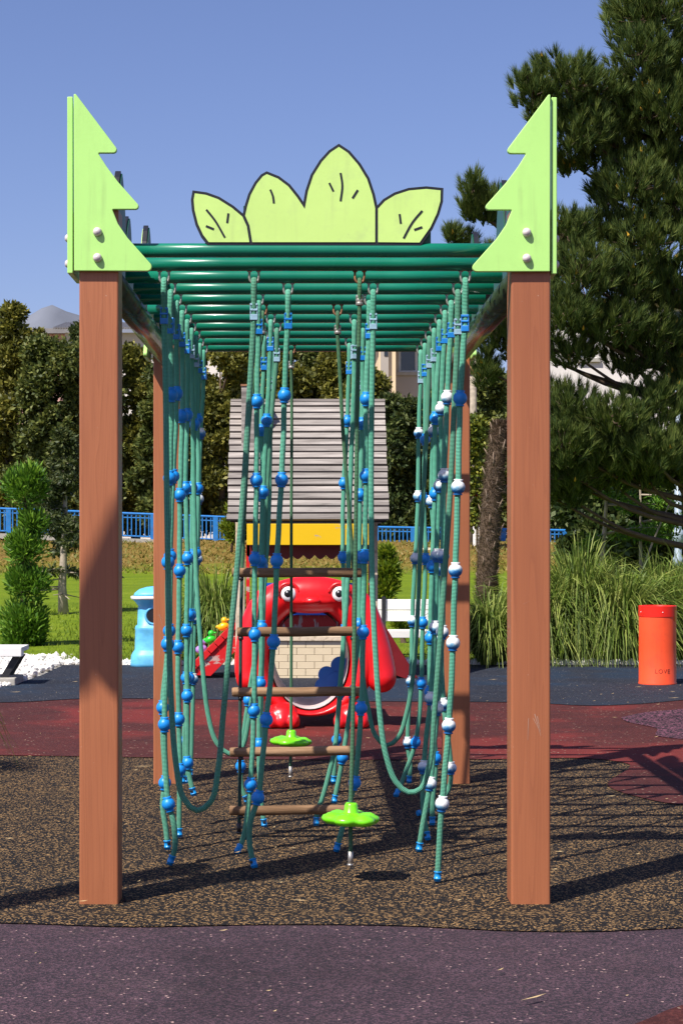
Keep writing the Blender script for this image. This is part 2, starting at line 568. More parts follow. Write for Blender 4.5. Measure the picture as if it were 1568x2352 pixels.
M['duck_yellow'] = simple('yellow_hold_plastic', (.8, .42, .005), .35, .05)
M['duck_green'] = simple('green_hold_plastic', (.02, .48, .02), .35, .05)
M['duck_purple'] = simple('lilac_hold_plastic', (.42, .22, .62), .35, .05)
M['bark'] = simple('brown_bark', (.10, .065, .04), .9, .4, 9, .6, 30)
M['bark_pale'] = simple('pale_grey_bark', (.36, .30, .23), .85, .3, 12, .4, 40)
M['fibre'] = leafy('palm_trunk_fibre', [(.2, (.030, .018, .010)), (.6, (.085, .052, .030)), (.95, (.2, .14, .09))], .05, 5)
M['stub'] = simple('dry_leaf_stub', (.24, .17, .12), .8, .3, 30)
M['wall_white'] = simple('white_render', (.66, .62, .58), .85, .08, .6, .1, 5, dirt=((.4, .36, .33), .3))
M['wall_cream'] = simple('cream_render', (.72, .56, .36), .85, .08, .5, dirt=((.5, .4, .28), .25))
M['wall_grey'] = simple('grey_beige_render', (.36, .32, .28), .85, .1, .5)
M['wall_pink'] = simple('pink_render', (.58, .34, .30), .85, .1, .5)
M['roof_grey'] = simple('grey_roof_sheet', (.20, .19, .19), .6, .2, 2)
M['glass'] = simple('window_glass', (.015, .018, .022), .08, .2, 2, spec=.8)
M['frame_white'] = simple('window_frame', (.6, .6, .6), .5, .1)
M['lamp_grey'] = simple('blue_grey_lamp_paint', (.26, .32, .38), .5, .15)
M['mountain'] = simple('hazy_grey_mountain', (.13, .143, .175), .95, .16, .008)  # blue-grey with the distance haze mixed into the rock colour
M['car_blue'] = simple('blue_car_paint', (.008, .03, .24), .2, .1, 1, coat=.6)
M['tyre'] = simple('tyre_rubber', (.012, .012, .012), .8, .2)
M['sign_red'] = simple('red_sign_face', (.45, .01, .012), .4, .1)
M['white_flat'] = simple('white_sign_paint', (.7, .7, .7), .5, .05)

M['hedge_a'] = leafy('olive_green_leaves', [(.15, (.026, .042, .010)), (.5, (.075, .10, .020)), (.9, (.24, .25, .06))])
M['hedge_b'] = leafy('yellow_green_leaves', [(.15, (.036, .043, .008)), (.5, (.12, .125, .018)), (.9, (.33, .29, .055))])
M['hedge_c'] = leafy('deep_green_leaves', [(.15, (.016, .032, .009)), (.5, (.046, .074, .018)), (.9, (.16, .18, .05))])
M['juniper'] = leafy('fresh_green_sprays', [(.15, (.03, .085, .008)), (.5, (.085, .20, .014)), (.9, (.22, .36, .03))], .3, 4)
M['juniper_y'] = leafy('golden_green_sprays', [(.15, (.04, .09, .008)), (.5, (.13, .19, .012)), (.9, (.30, .33, .02))], .3, 4)
M['fir'] = leafy('fir_needles', [(.15, (.016, .030, .010)), (.5, (.045, .065, .018)), (.9, (.11, .12, .03))], .2, 4)
M['pine'] = leafy('pine_needles', [(.12, (.018, .042, .008)), (.45, (.050, .090, .014)), (.9, (.19, .22, .042))], .2, 2.2, .75)
M['cone'] = simple('yellow_pine_buds', (.66, .38, .03), .7, .2)
M['reed'] = leafy('arching_grass_blades', [(.12, (.035, .07, .010)), (.5, (.125, .19, .024)), (.9, (.40, .43, .11))], .3, 3)
M['turf'] = leafy('turf_blades', [(.12, (.06, .12, .008)), (.5, (.15, .22, .012)), (.9, (.26, .31, .03))], .3, 2)
M['dry_turf'] = leafy('dry_bank_grass', [(.15, (.07, .11, .010)), (.45, (.15, .16, .02)), (.9, (.34, .20, .055))], .2, .5)
M['vine'] = leafy('vine_leaves', [(.12, (.04, .07, .01)), (.5, (.12, .16, .02)), (.9, (.34, .32, .03))], .3, 3)

# ------------------------------------------------------------------ the setting: ground, rubber surfacing, lawn, mountain
def lawn_z(Y):
    return float(np.interp(Y, [17.0, 24, 40, 50, 51.5, 400], [-.01, .2, .38, 1.08, 1.1, 1.1]))

def lawn_mat():
    t = NT('mown_lawn')
    v = t.coord('Object')
    st = t.noise(t.coord('Object', (.35, 1.6, 1)), 1.3, 5, .65)
    fn = t.noise(t.coord('Object', (1, .5, 1)), 30, 4, .7)
    c = t.ramp(st, [(.3, (.085, .14, .008)), (.55, (.155, .215, .010)), (.8, (.22, .26, .022))])
    c = t.mix(t.math('MULTIPLY', t.ramp(fn, [(.35, (1, 1, 1)), (.6, (0, 0, 0))]), .5), c, (.05, .09, .006))
    sp = t.n('SeparateXYZ'); t.l(v, sp.inputs[0])
    dry = t.math('ADD', t.math('MULTIPLY_ADD', sp.outputs[1], .14, -5.75), t.math('MULTIPLY', t.noise(v, .9, 5, .65), 1.2))
    c = t.mix(t.ramp(dry, [(.45, (0, 0, 0)), (.9, (1, 1, 1))]), c, t.ramp(fn, [(.3, (.10, .085, .016)), (.7, (.27, .16, .045))]))
    t.base(c); t.set(Roughness=.9, Specular_IOR_Level=.1)
    t.bump(fn, .8, .03)
    return t.m
ys = np.concatenate([[-300, -60, -12, 10, 16.9], np.linspace(17, 52, 60), [80, 200, 900, 4000]])
xs = np.concatenate([[-3000, -300, -60, -20], np.linspace(-10, 14, 40), [30, 80, 300, 3000]])
V = np.array([[x, y, (lawn_z(y) if y >= 17 else -.03) + (.02 * math.sin(x * 1.7 + y) if 18 < y < 52 else 0)] for y in ys for x in xs])
nx = len(xs)
Fq = np.array([[j * nx + i, j * nx + i + 1, (j + 1) * nx + i + 1, (j + 1) * nx + i] for j in range(len(ys) - 1) for i in range(nx - 1)])
o = bpy.data.objects.new('lawn', grid_mesh('lawn', V, Fq, lawn_mat()))
tag(place(o), 'mown green lawn rising to a dry bank below the fence', 'lawn', kind='structure')

def sheet(name, pts, z, mat, label):
    mb = MB(); mb.add([(x, y, z) for x, y in pts], [tuple(range(len(pts)))])
    o = mb.build(name, mat)
    return tag(o, label, 'ground', kind='structure')

def curve_pts(pts, n=8):
    P2 = catmull([Vector((x, y, 0)) for x, y in pts], .08)
    return [(p.x, p.y) for p in P2]

g2 = lambda px, py: (G(px, py).x, G(px, py).y)
sheet('purple_rubber_surface', [(-14, -9), (14, -9), (14, 6.2), (-14, 6.2)], 0, M['purple_rubber'], 'purple rubber play surface in the foreground')
nearB = curve_pts([(-14, 5.9), (-3, 5.78), g2(0, 2122), g2(300, 2131), g2(600, 2126), g2(900, 2128), g2(1200, 2141), g2(1400, 2141), g2(1568, 2133), (3, 5.8), (14, 6)])
sheet('brown_rubber_surface', nearB + [(14, 10.6), (-14, 10.6)], .004, M['brown_rubber'], 'dark brown speckled rubber surface under the climbing frame')
farB = curve_pts([(-14, 10.2), (-4, 10.05), g2(0, 1738), g2(300, 1742), g2(700, 1748), g2(1100, 1747), g2(1350, 1745), g2(1440, 1757), g2(1395, 1808), g2(1470, 1835), g2(1568, 1852), (2.6, 8.1), (5, 7.6), (14, 7.4)])
sheet('maroon_rubber_surface', farB + [(14, 14.2), (-14, 14.2)], .008, M['maroon_rubber'], 'maroon rubber surface around the red slide')
navB = curve_pts([(-14, 13.8), (-5, 13.7), g2(0, 1617), g2(200, 1608), g2(500, 1610), g2(800, 1614), g2(1200, 1617), g2(1350, 1624), g2(1450, 1621), g2(1568, 1611), (3.6, 14.3), (14, 15)])
sheet('navy_rubber_surface', navB + [(14, 17.1), (-2.24, 17.1), (-2.26, 15.9), (-2.34, 14.75), (-2.9, 14.4), (-6, 14.5), (-14, 15)], .012, M['navy_rubber'], 'dark navy rubber surface along the planting edge')
pk = curve_pts([g2(1425, 1652), g2(1480, 1640), g2(1568, 1632), (3.2, 13.2), (4.4, 12.6), (4.2, 11), (2.7, 10.3), g2(1568, 1702), g2(1510, 1695), g2(1505, 1676), g2(1440, 1662), g2(1425, 1652)])
sheet('pink_speckled_surface', pk[:-1], .012, M['pink_rubber'], 'black rubber patch with pink speckles at the right edge')
sheet('dark_corner_surface', curve_pts([g2(1440, 2362), g2(1500, 2338), g2(1568, 2311), (1.4, 4.9), (2.6, 5.2)]) + [(14, 5.2), (14, -9), (.6, -9), (.6, 4.2)], .004, M['maroon_rubber'], 'dark maroon rubber patch in the near right corner')

def mountain():
    n, m = 90, 26
    V, Fq = [], []
    for j in range(m):
        for i in range(n):
            x = -900 + i * 14.
            d = j / (m - 1)
            ridge = float(np.interp(x, [-900, -400, -343, -280, -230, -120, 60, 250, 360], [200, 282, 324, 290, 282, 235, 150, 60, 0]))
            nz = 5 * math.sin(x * .021 + j) + 3 * math.sin(x * .05 + j * 1.7)
            z = ridge * (1 - abs(2 * d - 1) ** 1.4) * 1.0 + nz * (1 - abs(2 * d - 1))
            V.append((x, 2000 + d * 1000, z))
    for j in range(m - 1):
        for i in range(n - 1):
            a = j * n + i; Fq.append((a, a + 1, a + 1 + n, a + n))
    o = bpy.data.objects.new('mountain', grid_mesh('mountain', np.array(V), np.array(Fq), M['mountain']))
    tag(place(o), 'grey bare mountain peak on the horizon', 'mountain', kind='structure')
mountain()

# pebbles: uncountable
def pebbles():
    bm = bmesh.new(); bmesh.ops.create_icosphere(bm, subdivisions=1, radius=1)
    base = np.array([v.co[:] for v in bm.verts]); faces = np.array([[v.index for v in f.verts] for f in bm.faces]); bm.free()
    pos = []
    for _ in range(2100):
        x = rng.uniform(-3.7, -2.27); y = rng.uniform(14.55, 18.15)
        if x > -2.27 - (16.2 - y) * .06 and y < 16.2: continue
        pos.append((x, y, .012 + rng.uniform(0, .03)))
    for _ in range(1500):
        pos.append((rng.uniform(-2.3, 4.2), 17.15 + abs(rng.normal(0, .12)), .01 + rng.uniform(0, .02)))
    pos = np.array(pos); n = len(pos)
    sz = rng.uniform(.014, .038, n)
    B = base[None] * (1 + rng.uniform(-.18, .18, (n, len(base), 1)))
    B = B * sz[:, None, None] * rng.uniform(.65, 1.25, (n, 1, 3)) + pos[:, None]
    V = B[:, faces].reshape(-1, 3, 3)
    o = bpy.data.objects.new('white_gravel', raw_mesh('white_gravel', V, 3, M['pebble']))
    tag(place(o), 'loose white gravel along the lawn edge', 'gravel', kind='stuff')
    sheet('gravel_bed', [(-8, 14.2), (-2.2, 14.2), (-2.2, 17.05), (14, 17.05), (14, 17.5), (-2.2, 17.6), (-2.3, 18.3), (-8, 18.3)], .002, M['concrete'], 'pale stony bed under the white gravel')
pebbles()

def turf():
    n = 26000
    x = rng.uniform(-6, 6, n); y = 17.25 + rng.random(n) ** 1.8 * 9
    keep = ~((x < -2.3) & (y < 18.2)); x, y = x[keep], y[keep]; n = len(x)
    z = np.interp(y, [17.0, 24, 40], [-.01, .2, .38])
    h = rng.uniform(.025, .06, n) * np.where(y < 17.9, 1.8, 1)
    a = rng.uniform(0, 2 * np.pi, n); wd = .006
    b = np.stack([x, y, z], 1)
    sd = np.stack([np.cos(a), np.sin(a), 0 * a], 1) * wd
    tip = b + np.stack([rng.normal(0, .018, n), rng.normal(0, .018, n), h], 1)
    V = np.stack([b - sd, b + sd, tip], 1)
    o = bpy.data.objects.new('turf_blades', raw_mesh('turf_blades', V, 3, M['turf']))
    tag(place(o), 'short turf blades at the near edge of the lawn', 'grass', kind='stuff')
turf()

def bank_grass():
    n = 16000
    x = rng.uniform(-11, 12, n); y = rng.uniform(40, 50.2, n)
    z = np.interp(y, [24, 40, 50, 51.5], [.2, .38, 1.08, 1.1])
    h = rng.uniform(.03, .10, n); a = rng.uniform(0, 2 * np.pi, n); wd = rng.uniform(.012, .03, n)
    b = np.stack([x, y, z], 1)
    sd = np.stack([np.cos(a), np.sin(a), 0 * a], 1) * wd[:, None]
    tip = b + np.stack([rng.normal(0, .07, n), rng.normal(0, .05, n), h], 1)
    o = bpy.data.objects.new('bank_grass', raw_mesh('bank_grass', np.stack([b - sd, b + sd, tip], 1), 3, M['dry_turf']))
    tag(place(o), 'dry straw coloured grass on the bank below the railings', 'grass', kind='stuff')
bank_grass()

def litter():
    n = 240
    x = rng.uniform(-3, 3.6, n); y = 4.3 + rng.random(n) ** 1.25 * 11
    L = rng.uniform(.006, .05, n) * np.where(rng.random(n) < .7, .4, 1); a = rng.normal(0, .5, n)
    wd = rng.uniform(.001, .003, n)
    d = np.stack([np.cos(a) * L, np.sin(a) * L, 0 * a], 1); s = np.stack([-np.sin(a) * wd, np.cos(a) * wd, 0 * a], 1)
    c = np.stack([x, y, np.full(n, .017)], 1)
    V = np.stack([c - d - s, c + d * .2 - s * 1.6, c + d, c + d * .2 + s * 1.6], 1)
    V[:, 2, 2] += .003
    o = bpy.data.objects.new('dry_litter', raw_mesh('dry_litter', V, 4, M['straw']))
    tag(place(o), 'dry straw and bits scattered over the rubber surface', 'litter', kind='stuff')
litter()

# ------------------------------------------------------------------ the climbing frame
PF, PB = 6.0, 8.93                 # front faces of the front and of the rear posts
PX0, PX1 = -.671, .733             # post centres
PW = .064
RZ = 2.142                         # crossbar axis height
YR = [None] + [6.064 + .3087 * k for k in range(11)]     # crossbars 1..11
frame = empty('monkey_bars', (0.03, 7.5, 0), 'tall rope climbing frame with brown posts, green crossbars and lime tree panels', 'climbing frame')
post_me = MB().box(-PW, PW, -PW, PW, -.05, 2.27).mesh('post', M['post'])
for X in (PX0, PX1):
    for Y in (PF + PW, PB + PW):
        p = inst('post', post_me, frame, Matrix.Translation((X, Y, 0))); add_bevel(p, .007, 3)
for X in (PX0 + .012, PX1 - .012):
    MB().tube([(X, PF + .12, 2.062), (X, PB + .01, 2.062)], .048, 20).build('beam', M['beam'], frame)
rung_me = MB().tube([(-.68, 0, 0), (-.3, 0, 0), (.3, 0, 0), (.68, 0, 0)], .0235, 20).mesh('rung', M['green'])
for k in range(1, 12):
    r = inst('rung', rung_me, frame, Matrix.Translation((.031, YR[k], RZ)))

# chalky scratches on the near right and rear left post
def scratches(marks, Y, mat):
    for a, b, w_ in marks:
        mb = MB()
        p, q = P(*a, Y), P(*b, Y); n_ = Vector((1, 0, 0)) * w_
        mb.add([p - n_, p + n_, q + n_ * .4, q - n_ * .4], [(0, 1, 2, 3)])
        mb.build('scratch', mat, frame)
M['chalk'] = simple('pale_scratch', (.42, .27, .2), .8, .2)
scratches([((1227, 1640), (1241, 1690), .0012), ((1224, 1650), (1235, 1672), .0009), ((1233, 1645), (1240, 1680), .001), ((1213, 1650), (1211, 1700), .0008), ((1200, 1388), (1216, 1380), .0006)], PF - .0012, M['chalk'])
scratches([((362, 1412), (380, 1425), .0009), ((366, 1410), (374, 1440), .0008), ((370, 1480), (366, 1510), .0008)], PB - .0012, M['chalk'])

# lime tree panels
K = .000475
tp = [(125, 1275), (122, 66), (136, 66), (440, 470), (288, 470), (345, 560), (425, 668), (592, 855), (385, 855), (425, 955), (490, 1050), (692, 1277)]
tr = [6, 10, 12, 24, 6, 60, 60, 22, 6, 80, 90, 30]
tree_poly = round_poly([((x - 125) * K, (1275 - y) * K) for x, y in tp], [r * K for r in tr])
TZ = 2.061
def dome_mesh():
    prof = [(.0145, 0), (.0145, .006), (.0125, .012), (.008, .0165), (.0001, .018)]
    return MB().lathe(prof, n=16).mesh('bolt', M['bolt'])
bolt_me = dome_mesh()
tree_me = MB().prism(tree_poly, Matrix.Identity(4), .018).mesh('tree_panel', M['lime'])
def tree_panel(Mx, out):
    """local x towards the frame's middle, y thickness; out: +1 when the bolts sit on the local -y side"""
    p = inst('tree_panel', tree_me, frame, Mx)
    add_bevel(p, .004, 3)
    for bz in (.126, .042):
        q = Mx @ Matrix.Translation((.076, 0 if out > 0 else .018, bz)) @ Matrix.Rotation(R(90 if out > 0 else -90), 4, 'X')
        inst('bolt', bolt_me, p, q)
def MX(x, y, z, rz=0, mirror=False):
    m = Matrix.Translation((x, y, z)) @ Matrix.Rotation(rz, 4, 'Z')
    if mirror: m = m @ Matrix.Scale(-1, 4, (1, 0, 0))
    return m
tree_panel(MX(PX0 - PW - .014, PF - .02, TZ + .002), 1)
tree_panel(MX(PX1 + PW - .004, PF - .02, TZ, 0, True), 1)
tree_panel(MX(PX0 - PW - .014, PB + 2 * PW + .002, TZ), -1)
tree_panel(MX(PX1 + PW + .014, PB + 2 * PW + .002, TZ, 0, True), -1)
# outward panels, along the sides
tree_panel(MX(PX0 - PW - .02, PF - .006, TZ - .004, R(90)) @ Matrix.Translation((0, .0, 0)), -1)
tree_panel(MX(PX1 + PW + .020, PF - .006, TZ - .006, R(90)), 1)
tree_panel(MX(PX0 - PW - .02, PB + 2 * PW, TZ, R(-90), False) @ Matrix.Translation((0, -.018, 0)), -1)
tree_panel(MX(PX1 + PW + .020, PB + 2 * PW, TZ, R(-90), False) @ Matrix.Translation((0, -.018, 0)), 1)

# leaf panels
def lc(x, y):      # crop pixels of the front panel to metres (x from the bar's middle, z from the bar's top)
    return ((x - 785) * .4066 * .001417, (630 - y) * .4066 * .001417)
L1 = [(160, 630), (125, 585), (95, 520), (75, 440), (70, 380), (78, 335), (150, 345), (220, 370), (300, 420), (362, 472)]
L1b = [(388, 530), (404, 630)]
L2 = [(362, 472), (375, 415), (395, 350), (430, 285), (465, 242), (493, 226), (560, 253), (620, 298), (670, 360), (705, 412), (720, 330), (750, 240), (800, 160), (850, 105), (903, 70), (960, 108), (1020, 178), (1070, 260), (1100, 350), (1117, 428)]
L4 = [(1117, 428), (1160, 382), (1220, 346), (1300, 320), (1400, 311), (1489, 320), (1487, 390), (1467, 460), (1430, 540), (1365, 632)]
outer = [lc(*p) for p in L1 + L2[1:] + L4[1:]]
polys = [L1 + L1b, L2 + [(1117, 630), (404, 630), (388, 530)], L4 + [(1117, 630)]]
veins = [[(150, 437), (200, 500), (255, 595)], [(275, 458), (268, 512)], [(148, 530), (192, 548)], [(513, 323), (528, 360), (533, 400)], [(912, 228), (922, 300), (912, 388)], [(848, 285), (871, 332)], [(1010, 325), (980, 372)], [(1247, 462), (1254, 516)], [(1376, 443), (1320, 510), (1270, 600)], [(1330, 552), (1376, 536)]]
core_me = MB().prism(inset(outer, -.0045), Matrix.Identity(4), .016).mesh('leaf_panel', M['black'])
leaf_me = [MB().prism(inset([lc(*p) for p in pl], .0048), Matrix.Translation((0, -.003, 0)), .0035).mesh('leaf', M['leaf_lime']) for pl in polys]
def vein_meshes():
    out = []
    for v in veins:
        pts = [Vector((lc(*p)[0], 0, lc(*p)[1])) for p in v]
        pts = catmull(pts, .01) if len(pts) > 2 else pts
        L, Rr = [], []
        for i, p in enumerate(pts):
            d = (pts[min(i + 1, len(pts) - 1)] - pts[max(0, i - 1)]).normalized()
            nn = Vector((-d.z, 0, d.x)) * .0034
            L.append((p + nn)); Rr.append((p - nn))
        poly = [(q.x, q.z) for q in L + Rr[::-1]]
        out.append(MB().prism(poly, Matrix.Translation((0, -.0045, 0)), .002).mesh('vein', M['black']))
    return out
vein_me = vein_meshes()
board_me = MB().box(-.37, .37, .017, .029, -.01, .055).box(-.245, -.16, .017, .028, .05, .127).box(.1, .2, .017, .028, .05, .12).mesh('backing_board', M['board_green'])
back_me = MB().prism(inset(outer, .002), Matrix.Translation((0, .0165, 0)), .004).mesh('backing_board', M['board_green'])
def leaf_panel(Mx, full_back=False, veined=True):
    p = inst('leaf_panel', core_me, frame, Mx)
    for me in leaf_me: inst('leaf', me, p, Mx)
    if veined:
        for me in vein_me: inst('vein', me, p, Mx)
    inst('backing_board', back_me if full_back else board_me, p, Mx)
leaf_panel(Matrix.Translation((.042, YR[1] - .02, RZ + .019)))
leaf_panel(Matrix.Translation((.03, YR[11] + .02, RZ + .019)) @ Matrix.Rotation(R(180), 4, 'Z'), True, False)
for cy in (6.95, 8.15):
    S = Matrix.Scale(1.28, 4)
    leaf_panel(Matrix.Translation((PX0 - .035, cy, RZ + .0)) @ Matrix.Rotation(R(-90), 4, 'Z') @ S, True, False)
    leaf_panel(Matrix.Translation((PX1 + .035, cy, RZ + .0)) @ Matrix.Rotation(R(90), 4, 'Z') @ S, True, False)

# steel hooks under the crossbars
def hook_mesh(mat):
    pts = [(-.0155, 0, -.018), (-.016, 0, -.045), (-.0125, 0, -.058), (0, 0, -.066), (.0125, 0, -.058), (.016, 0, -.045), (.0155, 0, -.018)]
    mb = MB().tube(catmull(pts, .006), .0042, 8)
    for s in (-1, 1): mb.lathe([(.008, -.0265), (.008, -.0225)], (s * .0155, 0, 0), 10)
    return mb.mesh('hook', mat)
hook_me = {'steel': hook_mesh(M['steel']), 'rust': hook_mesh(M['rust'])}
def hook(k, X, mat='steel'):
    return inst('hook', hook_me[mat], frame, Matrix.Translation((X, YR[k], RZ)))

# ------------------------------------------------------------------ ropes
RR = .0105
def ball_mesh(mat):
    n, m = 30, 22
    V, Fq = [], []
    r0 = .0242
    zs = [-.0275, -.026] + [r0 * math.sin(-1.02 + 2.04 * j / (m - 1)) for j in range(m)] + [.026, .0275]
    rs = [.0145, .0165] + [r0 * math.cos(-1.02 + 2.04 * j / (m - 1)) for j in range(m)] + [.0165, .0145]
    for j, (z, r) in enumerate(zip(zs, rs)):
        for k in range(n):
            d = 0
            if 3 <= j <= m: d = -.0011 if (k + j) % 2 == 0 and j % 2 == 0 else (.0004 if j % 2 else 0)
            a = 2 * math.pi * k / n
            V.append(((r + d) * math.cos(a), (r + d) * math.sin(a), z))
    for j in range(len(zs) - 1):
        for k in range(n):
            a, b = j * n + k, j * n + (k + 1) % n
            Fq.append((a, b, b + n, a + n))
    mb = MB(); mb.add(V, Fq, True)
    mb.f.append(tuple(reversed(range(n)))); mb.sm.append(False)
    mb.f.append(tuple((len(zs) - 1) * n + k for k in range(n))); mb.sm.append(False)
    return mb.mesh('ball', mat)
ball_me = {'blue': ball_mesh(M['blue']), 'white': ball_mesh(M['bleached'])}
def clamp_mesh(mat):
    mb = MB()
    w0, d0 = .0135, .0145
    mb.box(-w0, w0, -d0, d0, .020, .028)
    mb.box(-w0, w0, -d0, d0, .002, .009)
    mb.box(-w0, w0, -d0, d0, -.030, -.010)
    mb.box(-w0, -w0 + .004, -d0 + .002, d0 - .002, -.0101, .0201); mb.box(w0 - .004, w0, -d0 + .002, d0 - .002, -.0101, .0201)
    return mb.mesh('clamp', mat)
clamp_me = {'blue': clamp_mesh(M['clamp']), 'pale': clamp_mesh(M['clamp_pale'])}
cap_me = MB().lathe([(.0118, 0), (.0118, .008), (.0132, .0085), (.0132, .0115), (.0118, .012), (.0118, .030), (.0138, .031), (.0138, .0345), (.0112, .035)], n=18).mesh('end_cap', M['cap'])
slot_me = MB().box(-.006, .006, -.0145, -.010, .018, .026).mesh('slot', M['black'])

def along(mx_from, mx_to):
    d = (mx_to - mx_from).normalized()
    return d.to_track_quat('Z', 'X').to_matrix().to_4x4()

def rp(px, py, Y):
    """rope point: hangs in its crossbar's plane, but never below the rubber"""
    p = P(px, py, Y)
    if p.z < .02:
        p = G(px, min(py, 2060), .02)
    return p

def top_loop(X, Y, zc):
    """over the hook and down both sides to the clamp"""
    zt = RZ - .064
    return [Vector((X, Y + .009, zc)), Vector((X, Y + .012, zt - .03)), Vector((X, Y + .010, zt - .002)), Vector((X, Y, zt + .011)), Vector((X, Y - .010, zt - .002)), Vector((X, Y - .012, zt - .03))]

ORD = {2: 'second', 3: 'third', 4: 'fourth', 5: 'fifth', 6: 'sixth', 7: 'seventh', 8: 'eighth', 9: 'ninth', 10: 'tenth', 11: 'eleventh'}
COLN = {'L': 'far left', 'CL': 'middle left', 'CR': 'middle right', 'R': 'far right'}

def fit_z(path, z):
    return min(range(len(path)), key=lambda i: abs(path[i].z - z) + (0 if i > 8 else 9))

def ball_rope(k, colname, X, clamp_py, pts, balls, ball='blue', clamp='blue', hk='steel', tint=''):
    Y = YR[k]
    zc = P(0, clamp_py, Y).z
    root = empty('climbing_rope', (X, Y, 0), f"{tint}climbing rope {'with ' + ('bleached white' if ball == 'white' else 'blue') + ' balls ' if balls else ''}hung from the {ORD[k]} crossbar in the {COLN[colname]} row", 'rope', 'ropes hanging from the climbing frame')
    hook(k, X, hk)
    ctrl = top_loop(X, Y, zc) + [Vector((X, Y - .003, zc))] + [rp(a, b, Y) for a, b in pts]
    path = catmull(ctrl)
    ph = random.uniform(0, 6)
    for i in range(12, len(path)): path[i] = path[i] + Vector((0.0006 * math.sin(i * .9 + ph) + .0018 * math.sin(i * .21 + ph), .002 * math.sin(i * .47 + 2 * ph), 0))
    r = place(bpy.data.objects.new('rope', rope_mesh('rope', path, RR, M['rope'])), root)
    cl = inst('clamp', clamp_me[clamp], root, Matrix.Translation((X, Y, zc)) @ Matrix.Rotation(random.uniform(-.25, .25), 4, 'Z'))
    add_bevel(cl, .0015, 2)
    for bi, py in enumerate(balls):
        z = P(0, py, Y).z
        i = fit_z(path, z)
        a, b = path[max(0, i - 1)], path[min(len(path) - 1, i + 1)]
        inst('ball', ball_me['blue' if k == 2 and bi == 0 else ball], root, Matrix.Translation(path[i]) @ along(b, a) @ Matrix.Rotation(random.uniform(0, 6), 4, 'Z'))
    e, d = path[-1], path[-3]
    Mc = Matrix.Translation(e + (e - d).normalized() * .018) @ along(e, d)
    c = inst('end_cap', cap_me, root, Mc)
    inst('slot', slot_me, c, Mc @ Matrix.Rotation(random.uniform(-.5, .5), 4, 'Z'))
    return root

def loop_rope(k, Xa, Xb, ca, cb, pts, label, ka='blue', kb='pale'):
    """one rope slung between two hooks"""
    Y = YR[k]
    root = empty('loop_rope', ((Xa + Xb) / 2, Y, 0), label, 'rope', 'ropes hanging from the climbing frame')
    hook(k, Xa); hook(k, Xb)
    za, zb = P(0, ca, Y).z, P(0, cb, Y).z
    ctrl = top_loop(Xa, Y, za) + [Vector((Xa, Y - .003, za))] + [rp(a, b, Y) for a, b in pts] + [Vector((Xb, Y - .003, zb))] + top_loop(Xb, Y, zb)[::-1]
    place(bpy.data.objects.new('rope', rope_mesh('rope', catmull(ctrl), RR, M['rope'])), root)
    for X, z, kk in ((Xa, za, ka), (Xb, zb, kb)):
        c = inst('clamp', clamp_me[kk], root, Matrix.Translation((X, Y, z))); add_bevel(c, .0015, 2)

XL, XR = -.487, .552
# far left row
ball_rope(3, 'L', XL, 748, [(393, 907), (390, 1098), (386.5, 1291), (384.6, 1479), (379, 1664), (387.5, 1847), (397, 1882), (401, 1950), (392, 1975)], [907, 1098, 1291, 1479, 1664, 1847])
ball_rope(4, 'L', XL, 762, [(405, 904), (398, 1094), (392, 1277), (388, 1449), (375, 1625), (379, 1798), (373, 1850), (381, 1910), (384, 1940)], [904, 1094, 1277, 1449, 1625, 1798])
ball_rope(5, 'L', XL, 780, [(418, 956), (415, 1137), (412, 1311), (409.5, 1486), (411.7, 1652), (413, 1768), (411, 1850), (411.7, 1912)], [956, 1137, 1311, 1486, 1652, 1768])
ball_rope(6, 'L', XL, 796, [(430.7, 953), (427, 1121), (430, 1282), (429.6, 1448), (430, 1598), (430.6, 1752), (436, 1790), (444, 1818)], [953, 1121, 1282, 1448, 1598, 1752])
ball_rope(8, 'L', XL, 828, [(447, 975), (443, 1120), (440, 1275), (436, 1412), (428, 1557), (424, 1690), (420, 1790)], [975, 1120, 1275, 1412, 1557], clamp='pale')
ball_rope(9, 'L', XL, 842, [(454.5, 963), (455, 1122), (452, 1270), (440, 1412), (436, 1557), (423, 1705), (428, 1790)], [963, 1122, 1270, 1412, 1557, 1705])
ball_rope(10, 'L', XL, 858, [(461, 996), (457.6, 1146), (453, 1284), (448, 1420), (444, 1560), (440, 1700), (438, 1775)], [996, 1146, 1284, 1420, 1560], ball='white')
# middle left row
ball_rope(3, 'CL', -.0623, 737, [(653, 908), (646, 1102), (637, 1288), (627, 1474), (612, 1653), (593, 1832), (574, 1894), (573, 1945), (582, 1983)], [908, 1102, 1288, 1474, 1653, 1832])
ball_rope(4, 'CL', -.176, 750, [(591, 922), (588, 1103), (586, 1284), (585, 1457), (582, 1632), (576, 1802), (568, 1880), (557, 1932), (548, 1950)], [922, 1103, 1284, 1457, 1632, 1802])
ball_rope(6, 'CL', -.142, 790, [(612, 966), (605, 1131), (600, 1290), (600, 1440), (599, 1569), (595, 1710), (598, 1830), (606, 1890)], [966, 1131, 1290, 1440, 1569, 1710])
ball_rope(8, 'CL', -.184, 835, [(601, 988), (603, 1144), (604, 1302), (592, 1455), (570, 1608), (554, 1760), (556, 1812), (566, 1835)], [988, 1144, 1302, 1455, 1608, 1760])
ball_rope(9, 'CL', -.153, 880, [(622, 1000), (616, 1200), (606, 1400), (600, 1600), (598, 1800)], [], clamp='pale')
